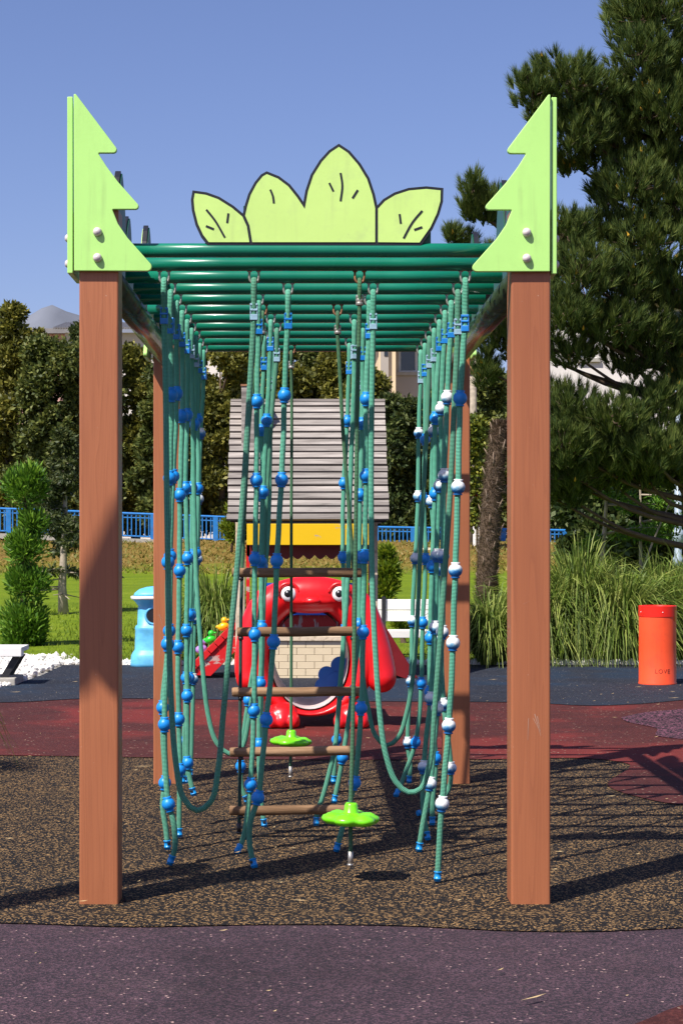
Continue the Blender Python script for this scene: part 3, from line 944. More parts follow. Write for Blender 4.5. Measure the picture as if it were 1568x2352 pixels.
# middle right row
ball_rope(4, 'CR', .242, 760, [(841, 917), (839, 1093), (838, 1278), (833, 1452), (828.5, 1627), (815, 1798), (792, 1880), (774, 1945)], [917, 1093, 1278, 1452, 1627, 1798])
ball_rope(6, 'CR', .202, 808, [(808, 1000), (804, 1150), (799, 1300), (790, 1450), (780, 1600), (768, 1720), (743, 1820), (727, 1870), (726, 1886)], [], clamp='pale')
ball_rope(7, 'CR', .247, 812, [(831, 973), (828, 1137), (825, 1280), (824, 1434), (810, 1590), (786, 1740), (768, 1835)], [973, 1137, 1280, 1434, 1590, 1740])
ball_rope(9, 'CR', .2035, 845, [(797, 967), (789, 1110), (788, 1280), (789, 1448), (782, 1593), (773, 1699), (765, 1790)], [967, 1110, 1280, 1448, 1593, 1699])
# far right row
ball_rope(2, 'R', XR, 742, [(1057, 915), (1050, 1119), (1046, 1310), (1040, 1477), (1029, 1667), (1016, 1846), (1008, 1960), (1005, 2012)], [915, 1119, 1310, 1477, 1667, 1846], ball='white')
ball_rope(4, 'R', XR, 758, [(1026, 913), (1019, 1092), (1018, 1277), (1014, 1452), (1004, 1627), (988, 1800), (970, 1890), (962, 1945)], [913, 1092, 1277, 1452, 1627, 1800], ball='white')
ball_rope(5, 'R', XR, 772, [(1012, 939), (1008, 1116), (1003, 1276), (997, 1441), (989, 1604), (973, 1762), (970, 1850), (980, 1920)], [939, 1116, 1276, 1441, 1604, 1762], ball='white')
ball_rope(6, 'R', XR, 790, [(1000, 961), (997, 1135), (992.5, 1301), (988, 1465), (986, 1590), (1000, 1741), (994, 1850), (992.6, 1885)], [961, 1135, 1301, 1465, 1590, 1741])
ball_rope(7, 'R', XR, 815, [(994, 990), (992, 1152), (1003, 1308), (1012, 1460), (1019, 1617), (1034, 1764), (1028, 1815), (990, 1860), (966, 1866)], [990, 1152, 1308, 1460, 1617, 1764], ball='white', clamp='pale')
ball_rope(9, 'R', XR, 850, [(976, 1010), (973, 1145), (976, 1284), (971, 1430), (967, 1569), (953, 1705), (925, 1790), (912, 1822)], [1010, 1145, 1284, 1430, 1569, 1705])
ball_rope(10, 'R', XR, 866, [(962, 995), (959, 1140), (953, 1283), (947, 1427), (942, 1565), (936, 1705), (943, 1760), (940, 1790)], [995, 1140, 1283, 1427, 1565, 1705], ball='white', clamp='pale')
# slung loops
loop_rope(2, XL, -.177, 725, 716, [(381, 900), (383, 1100), (386, 1300), (389, 1480), (395, 1640), (404, 1750), (421, 1832), (452, 1862), (485, 1840), (502, 1760), (512, 1650), (526, 1500), (545, 1300), (561, 1100), (572, 920)], 'bare rope loop slung low from the second crossbar at front left', 'blue', 'pale')
loop_rope(7, XL, -.122, 808, 815, [(443, 960), (446, 1150), (450, 1300), (459, 1450), (468, 1560), (478, 1640), (497, 1705), (525, 1731), (553, 1722), (572, 1650), (588, 1500), (602, 1350), (612, 1150), (624, 950)], 'bare rope loop slung from the seventh crossbar at left', 'pale', 'pale')
loop_rope(3, .2457, XR, 738, 750, [(853, 950), (852, 1150), (855, 1350), (862, 1500), (872, 1640), (885, 1730), (908, 1795), (937, 1820), (966, 1812), (985, 1760), (996, 1650), (1008, 1500), (1022, 1300), (1035, 1100), (1043, 920)], 'bare rope loop slung low from the third crossbar at front right', 'pale', 'pale')
loop_rope(8, .241, XR, 880, 830, [(827, 1000), (824, 1200), (824, 1400), (834, 1560), (846, 1630), (862, 1690), (888, 1712), (914, 1694), (934, 1635), (947, 1560), (957, 1440), (963, 1300), (971, 1150), (979, 1000)], 'bare rope loop slung from the eighth crossbar at right', 'pale', 'pale')

# disc swings
def disc_mesh():
    n = 60
    prof = [(0.0, -.018, 0), (.055, -.020, .3), (.088, -.016, 1), (.1, -.006, 1), (.102, .002, 1), (.097, .010, 1), (.086, .014, 1), (.082, .0175, .95), (.07, .019, .9), (.048, .0195, .6), (.030, .020, .2), (.0245, .024, 0), (.0225, .048, 0), (.018, .055, 0), (0.0, .056, 0)]
    V, Fq = [], []
    for r, z, lob in prof:
        for k in range(n):
            a = 2 * math.pi * k / n
            rr = r * (1 - .15 * lob * (.5 - .5 * math.cos(6 * a)) ** 2)
            V.append((rr * math.cos(a), rr * math.sin(a), z + (.004 * lob * math.cos(6 * a) if .04 < r < .075 and z > 0 else 0)))
    for j in range(len(prof) - 1):
        for k in range(n):
            a, b = j * n + k, j * n + (k + 1) % n
            Fq.append((a, b, b + n, a + n))
    mb = MB(); mb.add(V, Fq, True)
    return mb.mesh('seat', M['seat'])
disc_me = disc_mesh()
def disc_swing(k, X, pts, ferr, seat, tail, metal_end, label):
    Y = YR[k]
    root = empty('disc_swing', (X, Y, 0), label, 'disc swing', 'disc swings on single ropes')
    hook(k, X, 'rust')
    zc = P(0, ferr, Y).z
    path = catmull(top_loop(X, Y, zc) + [Vector((X, Y - .002, zc - .02))] + [P(a, b, Y) for a, b in pts] + [P(*tail, Y)])
    place(bpy.data.objects.new('rope', rope_mesh('rope', path, .0076, M['rope_old'])), root)
    f = MB()
    for dz in (-.012, 0, .012): f.lathe([(.0125, dz - .006), (.0135, dz - .0045), (.0135, dz + .0045), (.0125, dz + .006)], (X, Y, zc), 16)
    f.build('ferrule', M['steel'], root)
    inst('seat', disc_me, root, Matrix.Translation(P(*seat, Y)) @ Matrix.Rotation(R(2.5), 4, 'Y') @ Matrix.Rotation(.2, 4, 'Z'))
    e = P(*tail, Y); q = P(*metal_end, Y)
    MB().tube([e + Vector((0, 0, .004)), q], .0088, 12).lathe([(.0105, 0), (.0105, .006)], q, 12).build('end_sleeve', M['steel'], root)
disc_swing(2, .1874, [(821, 900), (817, 1200), (813, 1500), (808, 1750), (805, 1850)], 690, (805, 1880), (805, 1958), (804, 1988), 'bright green disc seat on the front rope, near the ladder foot')
disc_swing(10, -.067, [(670, 950), (669, 1200), (669, 1500), (668, 1690)], 838, (668, 1703), (667, 1762), (667, 1785), 'smaller looking bright green disc seat hanging at the rear')

# wooden rung ladder
def ladder():
    k = 5; Y = YR[k]
    root = empty('rope_ladder', (0, Y, 0), 'rope ladder with five weathered round wooden rungs', 'rope ladder')
    sides = [(-.169, [(596, 800), (576, 933), (563, 1150), (556, 1316), (553, 1452), (552, 1590), (551, 1728), (550, 1862), (549, 1895)], 'rust'),
             (.128, [(780, 850), (788, 1000), (802, 1180), (812, 1316), (811, 1452), (812, 1590), (809, 1728), (806, 1862), (805, 1895)], 'rust')]
    for X, pts, hk in sides:
        hook(k, X, hk)
        zc = P(0, 757, Y).z
        path = catmull(top_loop(X, Y, zc) + [Vector((X, Y - .002, zc - .02))] + [P(a, b, Y) for a, b in pts])
        i = next(j for j, p in enumerate(path) if j > 20 and p.z < P(0, 1325, Y).z)
        r = place(bpy.data.objects.new('side_rope', rope_mesh('side_rope', path[:i + 1], .0078, M['rope_old'])), root)
        r2 = place(bpy.data.objects.new('side_rope', rope_mesh('side_rope', path[i:], .0072, M['rope_dark'])), root)
        f = MB()
        for dz in (-.012, 0, .012): f.lathe([(.0125, dz - .006), (.0135, dz - .0045), (.0135, dz + .0045), (.0125, dz + .006)], (X, Y, zc), 16)
        f.build('ferrule', M['steel'], root)
        e = path[-1]
        MB().tube([e + Vector((0, 0, .01)), e - Vector((0, 0, .03))], .0088, 12).lathe([(.0115, 0), (.0115, .008)], e - Vector((0, 0, .034)), 12).build('end_sleeve', M['dark_metal'], root)
    for py, x0, x1, dy in ((1315, 533, 832, 0), (1452, 545, 826, -2), (1590, 533, 832, -2), (1728, 528, 818, -4), (1862, 527, 818, -3)):
        a, b = P(x0, py, Y), P(x1, py + dy, Y)
        pts = [a.lerp(b, t) + Vector((0, 0, .0015 * math.sin(9 * t + py))) for t in (0, .004, .02, .25, .5, .75, .98, .996, 1)]
        rd = [.0155, .0178, .0188, .019 + .0006 * math.sin(py), .0187, .0192, .0188, .0178, .0155]
        mid = (a + b) / 2
        Mr = Matrix.Translation(mid)
        MB().tube([p - mid for p in pts], rd, 18).build('ladder_rung', M['log'], root, Mr)
        for px_s in (553, 810):
            q = P(px_s, py + 14, Y)
            MB().lathe([(.0105, -.006), (.0105, .006)], q, 10).build('stop_ring', M['dark_metal'], root)
ladder()

# ------------------------------------------------------------------ the red animal slide mouth
def dog():
    Y0 = 11.62
    s = Y0 / F
    cx = 711
    def D(px, py, dy=0.0): return Vector(((px - CX) * s, Y0 + dy, H - (py - CY) * s))
    root = empty('animal_slide', (.03, Y0, 0), 'glossy red plastic animal face with a wide open mouth to crawl through', 'play slide')
    ci, co = D(cx, 1514), D(cx + 2, 1486)
    mb = MB()
    n, m = 56, 14
    V, Fq = [], []
    for i in range(n):
        a = 2 * math.pi * i / n
        pi_ = Vector((ci.x + .250 * math.cos(a), 0, ci.z + .322 * math.sin(a)))
        pw = .72 if math.sin(a) > 0 else 1.0
        po = Vector((co.x + .452 * math.copysign(abs(math.cos(a)) ** pw, math.cos(a)), 0, co.z + .438 * math.copysign(abs(math.sin(a)) ** (.9 if math.sin(a) > 0 else 1), math.sin(a))))
        c = (pi_ + po) / 2; r = (po - pi_).length / 2; u = (po - pi_).normalized()
        for k in range(m):
            t = 2 * math.pi * k / m
            q = c + u * (r * math.cos(t)); q.y = Y0 + .02 + .12 * math.sin(t)
            V.append(q)
    for i in range(n):
        for k in range(m):
            a, b = i * m + k, i * m + (k + 1) % m
            a2, b2 = ((i + 1) % n) * m + k, ((i + 1) % n) * m + (k + 1) % m
            Fq.append((a, b, b2, a2))
    mb.add(V, Fq, True)
    mb.ell(D(714, 1366, -.015), (.30, .115, .118), 28, 16)                    # brow
    mb.ell(D(714, 1380, -.06), (.21, .075, .037), 28, 16)                  # muzzle
    for px in (662, 780): mb.ell(D(px, 1362, -.07), (.060, .05, .058), 20, 12)
    b = mb.build('body', M['red_plastic'], root)
    for md in (b,):
        r = md.modifiers.new('remesh', 'REMESH'); r.mode = 'VOXEL'; r.voxel_size = .0115; r.use_smooth_shade = True
        sm = md.modifiers.new('smooth', 'SMOOTH'); sm.iterations = 5; sm.factor = .5
    for sg, pts in ((-1, [(606, 1372, .06), (590, 1405, .072), (576, 1455, .078), (570, 1510, .082), (570, 1540, .086), (572, 1552, .086), (573, 1558, .084)]),
                    (1, [(818, 1366, .06), (836, 1398, .075), (853, 1450, .083), (866, 1505, .090), (873, 1538, .096), (875, 1550, .096), (875, 1556, .094)])):
        pth = catmull([D(a, c, -.01 - .03 * (i / 6)) for i, (a, c, _) in enumerate(pts)], .02)
        rad = np.interp(np.linspace(0, 6, len(pth)), range(7), [q[2] for q in pts])
        e = MB().tube(pth, [float(x) for x in rad], 20)
        e.ell(pth[-1], float(rad[-1]), 24, 16)
        e.ell(pth[0], float(rad[0]), 16, 10)
        eo = e.build('ear', M['red_plastic'], root)
        r = eo.modifiers.new('remesh', 'REMESH'); r.mode = 'VOXEL'; r.voxel_size = .012; r.use_smooth_shade = True
        sm = eo.modifiers.new('smooth', 'SMOOTH'); sm.iterations = 6
    for px in (648, 806):
        f = MB()
        f.ell(D(px, 1640, -.05), (.105, .13, .085), 24, 14)
        for k in (-1, 0, 1): f.ell(D(px + k * 25, 1652, -.13), (.046, .07, .062), 18, 12)
        fo = f.build('foot', M['red_plastic'], root)
        for v in fo.data.vertices:
            if v.co.z < .012: v.co.z = .012
        r = fo.modifiers.new('remesh', 'REMESH'); r.mode = 'VOXEL'; r.voxel_size = .011; r.use_smooth_shade = True
        sm = fo.modifiers.new('smooth', 'SMOOTH'); sm.iterations = 3
    for px in (663, 779):
        c = D(px, 1363, -.118)
        e = MB().ell(c, (.047, .018, .047), 24, 14).build('eye', M['white_eye'], root)
        MB().ell(c + Vector((-.004, -.014, .003)), (.0235, .009, .0235), 20, 12).build('pupil', M['black'], e)
        MB().ell(c + Vector((-.009, -.0225, .012)), (.005, .002, .005), 10, 8).build('glint', M['white_eye'], e)
        arc = [c + Vector((.066 * math.cos(t), .005, .066 * math.sin(t))) for t in np.linspace(.1, math.pi - .1, 14)]
        MB().tube(arc, .011, 10).build('brow', M['red_plastic'], root)
    MB().ell(D(717, 1379, -.142), (.052, .034, .026), 24, 14).build('nose', M['red_plastic'], root)
    # tunnel behind the mouth, pale inside
    for nm, k, mat in (('tunnel_lining', 0, M['lining']), ('tunnel_shell', .014, M['red_plastic'])):
        V, Fq = [], []
        n = 48
        for j, (dy, sc_) in enumerate(((-.03, 1.0), (.2, 1.0), (.5, .985), (.72, .98))):
            for i in range(n):
                a = 2 * math.pi * i / n
                V.append((ci.x + (.243 * sc_ + k) * math.cos(a), Y0 + dy + (.06 if k else 0), ci.z + (.312 * sc_ + k) * math.sin(a)))
        for j in range(3):
            for i in range(n):
                a, b2 = j * n + i, j * n + (i + 1) % n
                Fq.append((a, b2, b2 + n, a + n))
        t = MB(); t.add(V, Fq, True); t.build(nm, mat, root)
    fl = MB()
    for i_, (a, c, r) in enumerate(((784, 1541, .062), (752, 1562, .056), (742, 1588, .050), (776, 1580, .07))):
        p = D(a, c, .45 - .004 * i_); fl.lathe([(r, -.012), (r, .012)], (0, 0, 0), 24, M=Matrix.Translation(p) @ Matrix.Rotation(R(90), 4, 'X'))
    fl.build('flower_plaque', M['flower_blue'], root)
dog()

# ------------------------------------------------------------------ the playhouse behind it
def playhouse():
    YF = 15.45
    root = empty('playhouse', (.03, 15.9, 0), 'small wooden playhouse with grey plank roof, yellow beam and cream brick wall', 'playhouse')
    # roof: two slopes of single planks
    zl, zh, yl, yh = 1.332, 2.383, 15.2, 16.0
    sl = math.atan2(zh - zl, yh - yl); Ls = math.hypot(zh - zl, yh - yl)
    roof = MB().box(-.62, .67, 0, Ls, -.02, -.012, Matrix.Translation((0, yl, zl)) @ Matrix.Rotation(sl, 4, 'X')).build('roof', M['dark_metal'], root)
    npl = 18; st = Ls / npl
    pm = MB().box(-.6675, .6675, -.0005, st - .012, -.007, .011).mesh('roof_plank', M['plank'])
    for i in range(npl):
        Mp = Matrix.Translation((.0225, yl, zl)) @ Matrix.Rotation(sl, 4, 'X') @ Matrix.Translation((random.uniform(-.006, .006), i * st + .004, .006 + random.uniform(0, .004))) @ Matrix.Rotation(R(-9), 4, 'X') @ Matrix.Rotation(random.uniform(-.003, .003), 4, 'Z')
        inst('roof_plank', pm, roof, Mp)
    back = MB().box(-.645, .69, -Ls, 0, -.02, .01, Matrix.Translation((0, yh + .8, zl)) @ Matrix.Rotation(-sl, 4, 'X')).build('rear_slope', M['plank'], root)
    MB().box(-.645, .69, yh - .03, yh + .03, zh - .01, zh + .012).build('ridge_board', M['plank'], root)
    # chimney of boards with an orange cap
    a, b = P(555, 985, 15.72), P(598, 985, 15.72)
    zt = P(0, 888, 15.72).z
    ch = MB().box(a.x, b.x, 15.66, 15.86, 1.85, zt).build('chimney', M['plank'], root, bevel=.004)
    MB().box(a.x - .006, b.x + .006, 15.652, 15.868, zt, zt + .016).build('chimney_cap', M['rust'], root)
    ydim = 15.45
    MB().box(P(567, 0, 15.19).x, P(856, 0, 15.19).x, 15.175, 15.205, P(0, 1252, 15.19).z, P(0, 1203, 15.19).z).build('yellow_beam', M['yellow'], root, bevel=.004)
    for x0, x1 in ((541, 553), (858, 867)):
        for y in (ydim, 16.5):
            MB().box(P(x0, 0, ydim).x, P(x1, 0, ydim).x, y, y + .045, 0, 1.325).build('corner_post', M['cream_wood'], root, bevel=.004)
    for x0, x1 in ((565, 573), (846, 852)):
        MB().box(P(x0, 0, ydim).x, P(x1, 0, ydim).x, ydim + .05, ydim + .085, .3, 1.14).build('red_upright', M['red_peel'], root)
    # dark red valance with scallops
    for y in (ydim + .05, 16.45):
        x0, x1 = P(566, 0, ydim).x, P(853, 0, ydim).x
        z1, z0 = 1.165, P(0, 1275, ydim).z
        pts = [(x0, z1), (x0, z0)]
        ns = 11; wv = (x1 - x0) / ns
        for i in range(ns):
            for t in range(1, 7): pts.append((x0 + wv * (i + t / 6), z0 - .035 * math.sin(math.pi * t / 6)))
        pts += [(x1, z1)]
        MB().prism(pts, Matrix.Translation((0, y, 0)), .02).build('valance', M['dark_red'], root)
    # brick patterned wall with sill
    x0, x1, yw = -.52, .585, 15.52
    wall = MB().box(x0, x1, yw, yw + .03, .0, .325).build('brick_wall', M['mortar'], root)
    bw, bh = .1495, .0585
    bm_ = MB().box(-bw / 2 + .0018, bw / 2 - .0018, -.006, .002, .0016, bh - .0016).mesh('brick', M['cream_brick'])
    for j in range(6):
        for i in range(8):
            cx_ = x0 + bw * (i + (.0 if j % 2 else .5))
            if cx_ - bw / 2 < x0 - .03 or cx_ + bw / 2 > x1 + .04: continue
            b_ = inst('brick', bm_, wall, Matrix.Translation((cx_, yw - .002, -.028 + j * bh + .0)))
            add_bevel(b_, .0015, 1)
    MB().box(x0 - .01, x1 + .01, yw - .03, yw + .06, .325, .362).build('sill', M['cream_wood'], root, bevel=.003)
    # low back boards and the blue sign
    MB().box(-.5, .57, 16.05, 16.08, .32, .575).build('back_board', M['red_bad'], root)
    MB().box(-.36, .44, 15.98, 16.0, .522, .80).build('sign_board', M['sign_blue'], root)
    cu = bpy.data.curves.new('letters', 'FONT'); cu.body = 'OOF'; cu.size = .15; cu.extrude = .002; cu.align_x = 'CENTER'
    tmp = bpy.data.objects.new('letters', cu); col.objects.link(tmp)
    dg = bpy.context.evaluated_depsgraph_get()
    me = bpy.data.meshes.new_from_object(tmp.evaluated_get(dg)); bpy.data.objects.remove(tmp)
    me.materials.clear(); me.materials.append(M['black'])
    inst('letters', me, root, Matrix.Translation((.05, 15.974, .562)) @ Matrix.Rotation(R(90), 4, 'X'))
    # climbing ramp on the left with animal holds
    A, B = P(437, 1548, 15.5), P(548, 1436, 15.5)
    d = (B - A).normalized(); up = Vector((-d.z, 0, d.x)); L = (B - A).length
    def ramp_m(x): return Matrix(((d.x, 0, up.x, A.x), (0, 1, 0, x), (d.z, 0, up.z, A.z), (0, 0, 0, 1)))
    for yy in (15.48, 16.0):
        MB().prism([(.0, -.008), (L, -.008), (L, -.135), (.11, -.135)], ramp_m(yy), .028).build('ramp_side', M['red_peel'], root, bevel=.003)
    nst = 7; w_ = L / nst
    tm = MB().box(.003, w_ - .003, 0, .56, 0, .055).mesh('ramp_board', M['red_peel'])
    for i in range(nst):
        o_ = inst('ramp_board', tm, root, ramp_m(15.46) @ Matrix.Translation((i * w_, 0, -.006 + .001 * (i % 2))))
        add_bevel(o_, .003, 2)
    for t, mt in ((.34, 'duck_purple'), (.53, 'duck_green'), (.80, 'duck_yellow')):
        q = ramp_m(15.56) @ Vector((L * t, 0, .055))
        h = MB()
        h.ell((0, 0, .03), (.05, .035, .036), 18, 12); h.ell((.026, 0, .078), (.027, .026, .027), 16, 10)
        h.ell((.022, 0, .055), (.022, .02, .03), 14, 10); h.ell((.055, 0, .072), (.016, .014, .008), 12, 8); h.ell((-.045, 0, .045), (.018, .012, .014), 12, 8)
        h.build('animal_hold', M[mt], root, Matrix.Translation(q) @ Matrix.Rotation(R(-20), 4, 'Y'))
    # slide chute on the right
    A2, B2 = P(958, 1556, 15.5), P(868, 1412, 15.5)
    d2 = (A2 - B2).normalized(); up2 = Vector((-d2.z, 0, d2.x)); L2 = (A2 - B2).length
    def sm(y): return Matrix(((d2.x, 0, up2.x, B2.x), (0, 1, 0, y), (d2.z, 0, up2.z, B2.z), (0, 0, 0, 1)))
    for yy in (15.48, 15.95):
        MB().prism([(0, 0), (L2, 0), (L2 - .02, -.07), (L2 - .12, -.15), (0, -.15)], sm(yy), .03).build('chute_side', M['dark_red'], root, bevel=.003)
    MB().box(0, L2, 15.5 - 15.48 + .012, .47, -.10, -.085, sm(15.48)).build('chute_bed', M['dark_red'], root)
    MB().box(-.5, .57, 15.56, 16.45, .40, .425).build('floor', M['cream_wood'], root) if False else None
playhouse()

# ------------------------------------------------------------------ bins and benches
def red_bin():
    c = G(1517, 1577); c.y += .15
    r = .150
    hgt = (1577 - 1397) * c.y / F + .01
    root = empty('litter_bin', c, 'orange red metal cylinder bin lettered LOVE by the tall grass', 'bin')
    prof = [(r + .004, .004), (r + .004, .02), (r, .03), (r, hgt * .5), (r, hgt - .085), (r - .002, hgt - .02)]
    MB().lathe(prof, c, 48).build('body', M['bin_red'], root)
    MB().lathe([(r + .0015, hgt - .09), (r + .003, hgt - .088), (r + .003, hgt - .003), (r - .002, hgt), (r - .03, hgt - .001), (r - .045, hgt - .02)], c, 64, smooth=False).build('rim', M['bin_rim'], root)
    for a in (-85, -10, -160):
        q = c + Vector(((r + .003) * math.cos(R(a)), (r + .003) * math.sin(R(a)), hgt - .05))
        MB().ell(q, .0045, 10, 6).build('rivet', M['white_flat'], root)
    cu = bpy.data.curves.new('love', 'FONT'); cu.body = 'LOVE'; cu.size = .048; cu.extrude = .0004; cu.align_x = 'CENTER'; cu.space_character = 1.15
    tmp = bpy.data.objects.new('love', cu); col.objects.link(tmp)
    dg = bpy.context.evaluated_depsgraph_get()
    me = bpy.data.meshes.new_from_object(tmp.evaluated_get(dg)); bpy.data.objects.remove(tmp)
    bm = bmesh.new(); bm.from_mesh(me)
    bmesh.ops.triangulate(bm, faces=bm.faces)
    bmesh.ops.subdivide_edges(bm, edges=bm.edges, cuts=1)
    for v in bm.verts:
        a = R(-90 + 5) + v.co.x / r
        v.co = Vector(((r + .0008 + v.co.z) * math.cos(a), (r + .0008 + v.co.z) * math.sin(a), v.co.y + .105))
    bm.to_mesh(me); bm.free()
    me.materials.clear(); me.materials.append(M['engrave'])
    inst('lettering', me, root, Matrix.Translation(c))
    V, Fq = [], []
    for i in range(5):
        a = R(-40 + i * 8)
        for z in (hgt - .125, hgt - .035): V.append(c + Vector(((r + .0045) * math.cos(a), (r + .0045) * math.sin(a), z)))
    s = MB(); s.add(V, [(2 * i, 2 * i + 2, 2 * i + 3, 2 * i + 1) for i in range(4)]); s.build('sticker', M['sticker'], root)
red_bin()

def blue_bin():
    Y = 16.95
    c = G(357, 1531); k = c.y / F
    root = empty('litter_bin', c, 'pale blue moulded pedestal bin with domed lid beside the lawn', 'bin')
    prof = [(56, 0), (56, 8), (54, 26), (51, 32), (48, 36), (46, 40), (45, 84), (46, 88), (44, 93), (40, 96), (39, 134), (38, 138), (44, 147), (50, 153), (53, 155)]
    MB().lathe([(r * k, z * k + .004) for r, z in prof], c, 48, sq=3.4).build('body', M['bin_blue'], root)
    MB().lathe([(r * k, z * k) for r, z in ((53, 155.5), (55, 156), (55, 162), (53, 162.5))], c, 48, sq=3.4).build('rim', M['white_paint'], root)
    MB().lathe([(r * k, z * k) for r, z in ((50, 162.6), (46, 170), (36, 178), (20, 183), (0.01, 185))], c, 48, sq=3.0).build('lid', M['bin_blue'], root)
    ring = [c + Vector((.075 * math.cos(t), -39.8 * k, 118 * k + .075 * math.sin(t))) for t in np.linspace(0, 2 * math.pi, 25)]
    MB().tube(ring, .012, 8, cap=False).build('opening_ring', M['bin_blue'], root)
    MB().lathe([(.07, -.004), (.07, .004)], (0, 0, 0), 24, M=Matrix.Translation(c + Vector((0, -39.8 * k, 118 * k))) @ Matrix.Rotation(R(90), 4, 'X')).build('opening', M['black'], root)
blue_bin()

def bench_right():
    Y = 17.6
    root = empty('bench', (1.0, Y, 0), 'white slatted bench with backrest behind the red slide', 'bench', 'white park benches')
    x0, x1 = .66, 1.36
    for a, b in ((1379, 1403.5), (1405, 1430)):
        MB().box(x0, x1, Y + .30, Y + .325, P(0, b, Y).z, P(0, a, Y).z).build('back_slat', M['white_paint'], root, bevel=.004)
    zs = P(0, 1448, Y).z
    for i in range(3):
        MB().box(x0, x1, Y + i * .1, Y + i * .1 + .09, zs - (.072 if i == 0 else .03), zs - .002 * i).build('seat_slat', M['white_paint'], root, bevel=.005)
    for x in (x0 + .1, x1 - .1):
        MB().box(x - .02, x + .02, Y + .02, Y + .06, 0, zs - .075).box(x - .02, x + .02, Y + .28, Y + .298, 0, .62).box(x - .02, x + .02, Y + .03, Y + .29, zs - .11, zs - .075).build('leg', M['dark_metal'], root)
bench_right()

def bench_left():
    Y = 14.75
    root = empty('bench', (-2.7, Y, 0), 'white slab bench on a slanted black leg at the left edge', 'bench', 'white park benches')
    x1 = P(50, 0, Y).x; x0 = x1 - 1.3
    zt = P(0, 1487, Y).z
    for i in range(3):
        MB().box(x0, x1, Y + i * .135, Y + i * .135 + .13, zt - (.075 if i == 0 else .04), zt).build('seat_slat', M['white_paint'], root, bevel=.006)
    for xx in (x1 - .05, x0 + .1):
        a = Vector((xx, Y + .06, zt - .075)); b = Vector((xx - .1, Y + .06, .07))
        for dy in (0, .28):
            MB().prism([(a.x - .03, a.z), (a.x + .03, a.z), (b.x + .03, b.z), (b.x - .03, b.z)], Matrix.Translation((0, a.y + dy, 0)), .03).build('leg', M['dark_metal'], root)
        MB().box(b.x - .16, b.x + .1, a.y - .06, a.y + .38, 0, .07).build('foot_block', M['concrete'], root, bevel=.01)
bench_left()

# ------------------------------------------------------------------ off to the left: unseen post and panel, added to shade the front left post
def shadow_caster():
    root = empty('unseen_shadow_post', (-2.62, 4.22, 0), 'unseen brown post with a panel, added to shade the front left post', 'shadow caster')
    p = inst('post', MB().box(-PW, PW, -PW, PW, 0, 4.25).mesh('tall_post', M['post']), root, Matrix.Translation((-2.62, 4.22, 0))); add_bevel(p, .007, 3)
    MB().tube([(-2.6, 4.24, 3.95), (-2.2, 4.24, 3.95)], .03, 14).build('arm', M['green'], root)
    sh = [(-.80, .72), (-.76, .90), (-.70, 1.07), (-.608, 1.28), (-.54, 1.36), (-.50, 1.2), (-.49, .95), (-.53, .70), (-.60, .665), (-.645, .70), (-.675, .745), (-.70, .70), (-.75, .675)]  # outline of the wanted shadow on the front left post
    dt = (PF - 4.2) / SUNV.y
    MB().prism([(x - SUNV.x * dt, z - SUNV.z * dt) for x, z in sh], Matrix.Translation((0, 4.2, 0)), .018).build('leaf_panel', M['lime'], root)  # made-up panel cut to that shadow outline, moved back along the sun
shadow_caster()

# ------------------------------------------------------------------ vegetation tools
def unit(a): return a / np.maximum(np.linalg.norm(a, axis=-1, keepdims=True), 1e-9)

def leaf_quads(blobs, n, L, W, up=.0, out=.6, rand=.7, shell=(.55, 1.05), seed=1, droop=0):
    """diamond leaves through a set of ellipsoid clumps (cx, cy, cz, rx, ry, rz)"""
    g = np.random.default_rng(seed)
    B = np.array(blobs, float)
    wgt = (B[:, 3] * B[:, 5] + B[:, 4] * B[:, 5] + B[:, 3] * B[:, 4]); wgt /= wgt.sum()
    idx = g.choice(len(B), n, p=wgt)
    d = unit(g.normal(size=(n, 3)))
    rr = g.uniform(shell[0], shell[1], (n, 1))
    p = B[idx, :3] + d * B[idx, 3:] * rr
    ax = unit(d * out + np.array([0, 0, up]) + g.normal(size=(n, 3)) * rand - np.array([0, 0, droop]))
    sd = unit(np.cross(ax, g.normal(size=(n, 3))))
    l = L * g.uniform(.6, 1.3, (n, 1)); w_ = W * g.uniform(.6, 1.3, (n, 1))
    return np.stack([p, p + ax * l * .5 + sd * w_ * .5, p + ax * l, p + ax * l * .5 - sd * w_ * .5], 1)

def tree_limbs(base, top, r0, blobs, mat, root, seed, nl=10):
    g = random.Random(seed)
    base, top = Vector(base), Vector(top)
    mb = MB()
    pts = [base.lerp(top, t) + Vector((g.uniform(-.03, .03), g.uniform(-.03, .03), 0)) * (top - base).length * .3 * t for t in (0, .2, .4, .6, .8, 1)]
    mb.tube(pts, [r0 * k for k in (1.15, .95, .8, .6, .4, .15)], 10)
    for b in g.sample(list(blobs), min(nl, len(blobs))):
        c = Vector(b[:3])
        t = max(.12, min(.85, (c.z - base.z) / max(.1, (top.z - base.z)) - .12))
        a = base.lerp(top, t)
        mid = a.lerp(c, .5) + Vector((0, 0, -.05 * (c - a).length))
        mb.tube([a, mid, c], [r0 * .4, r0 * .25, r0 * .08], 6)
    return mb.build('trunk', mat, root)

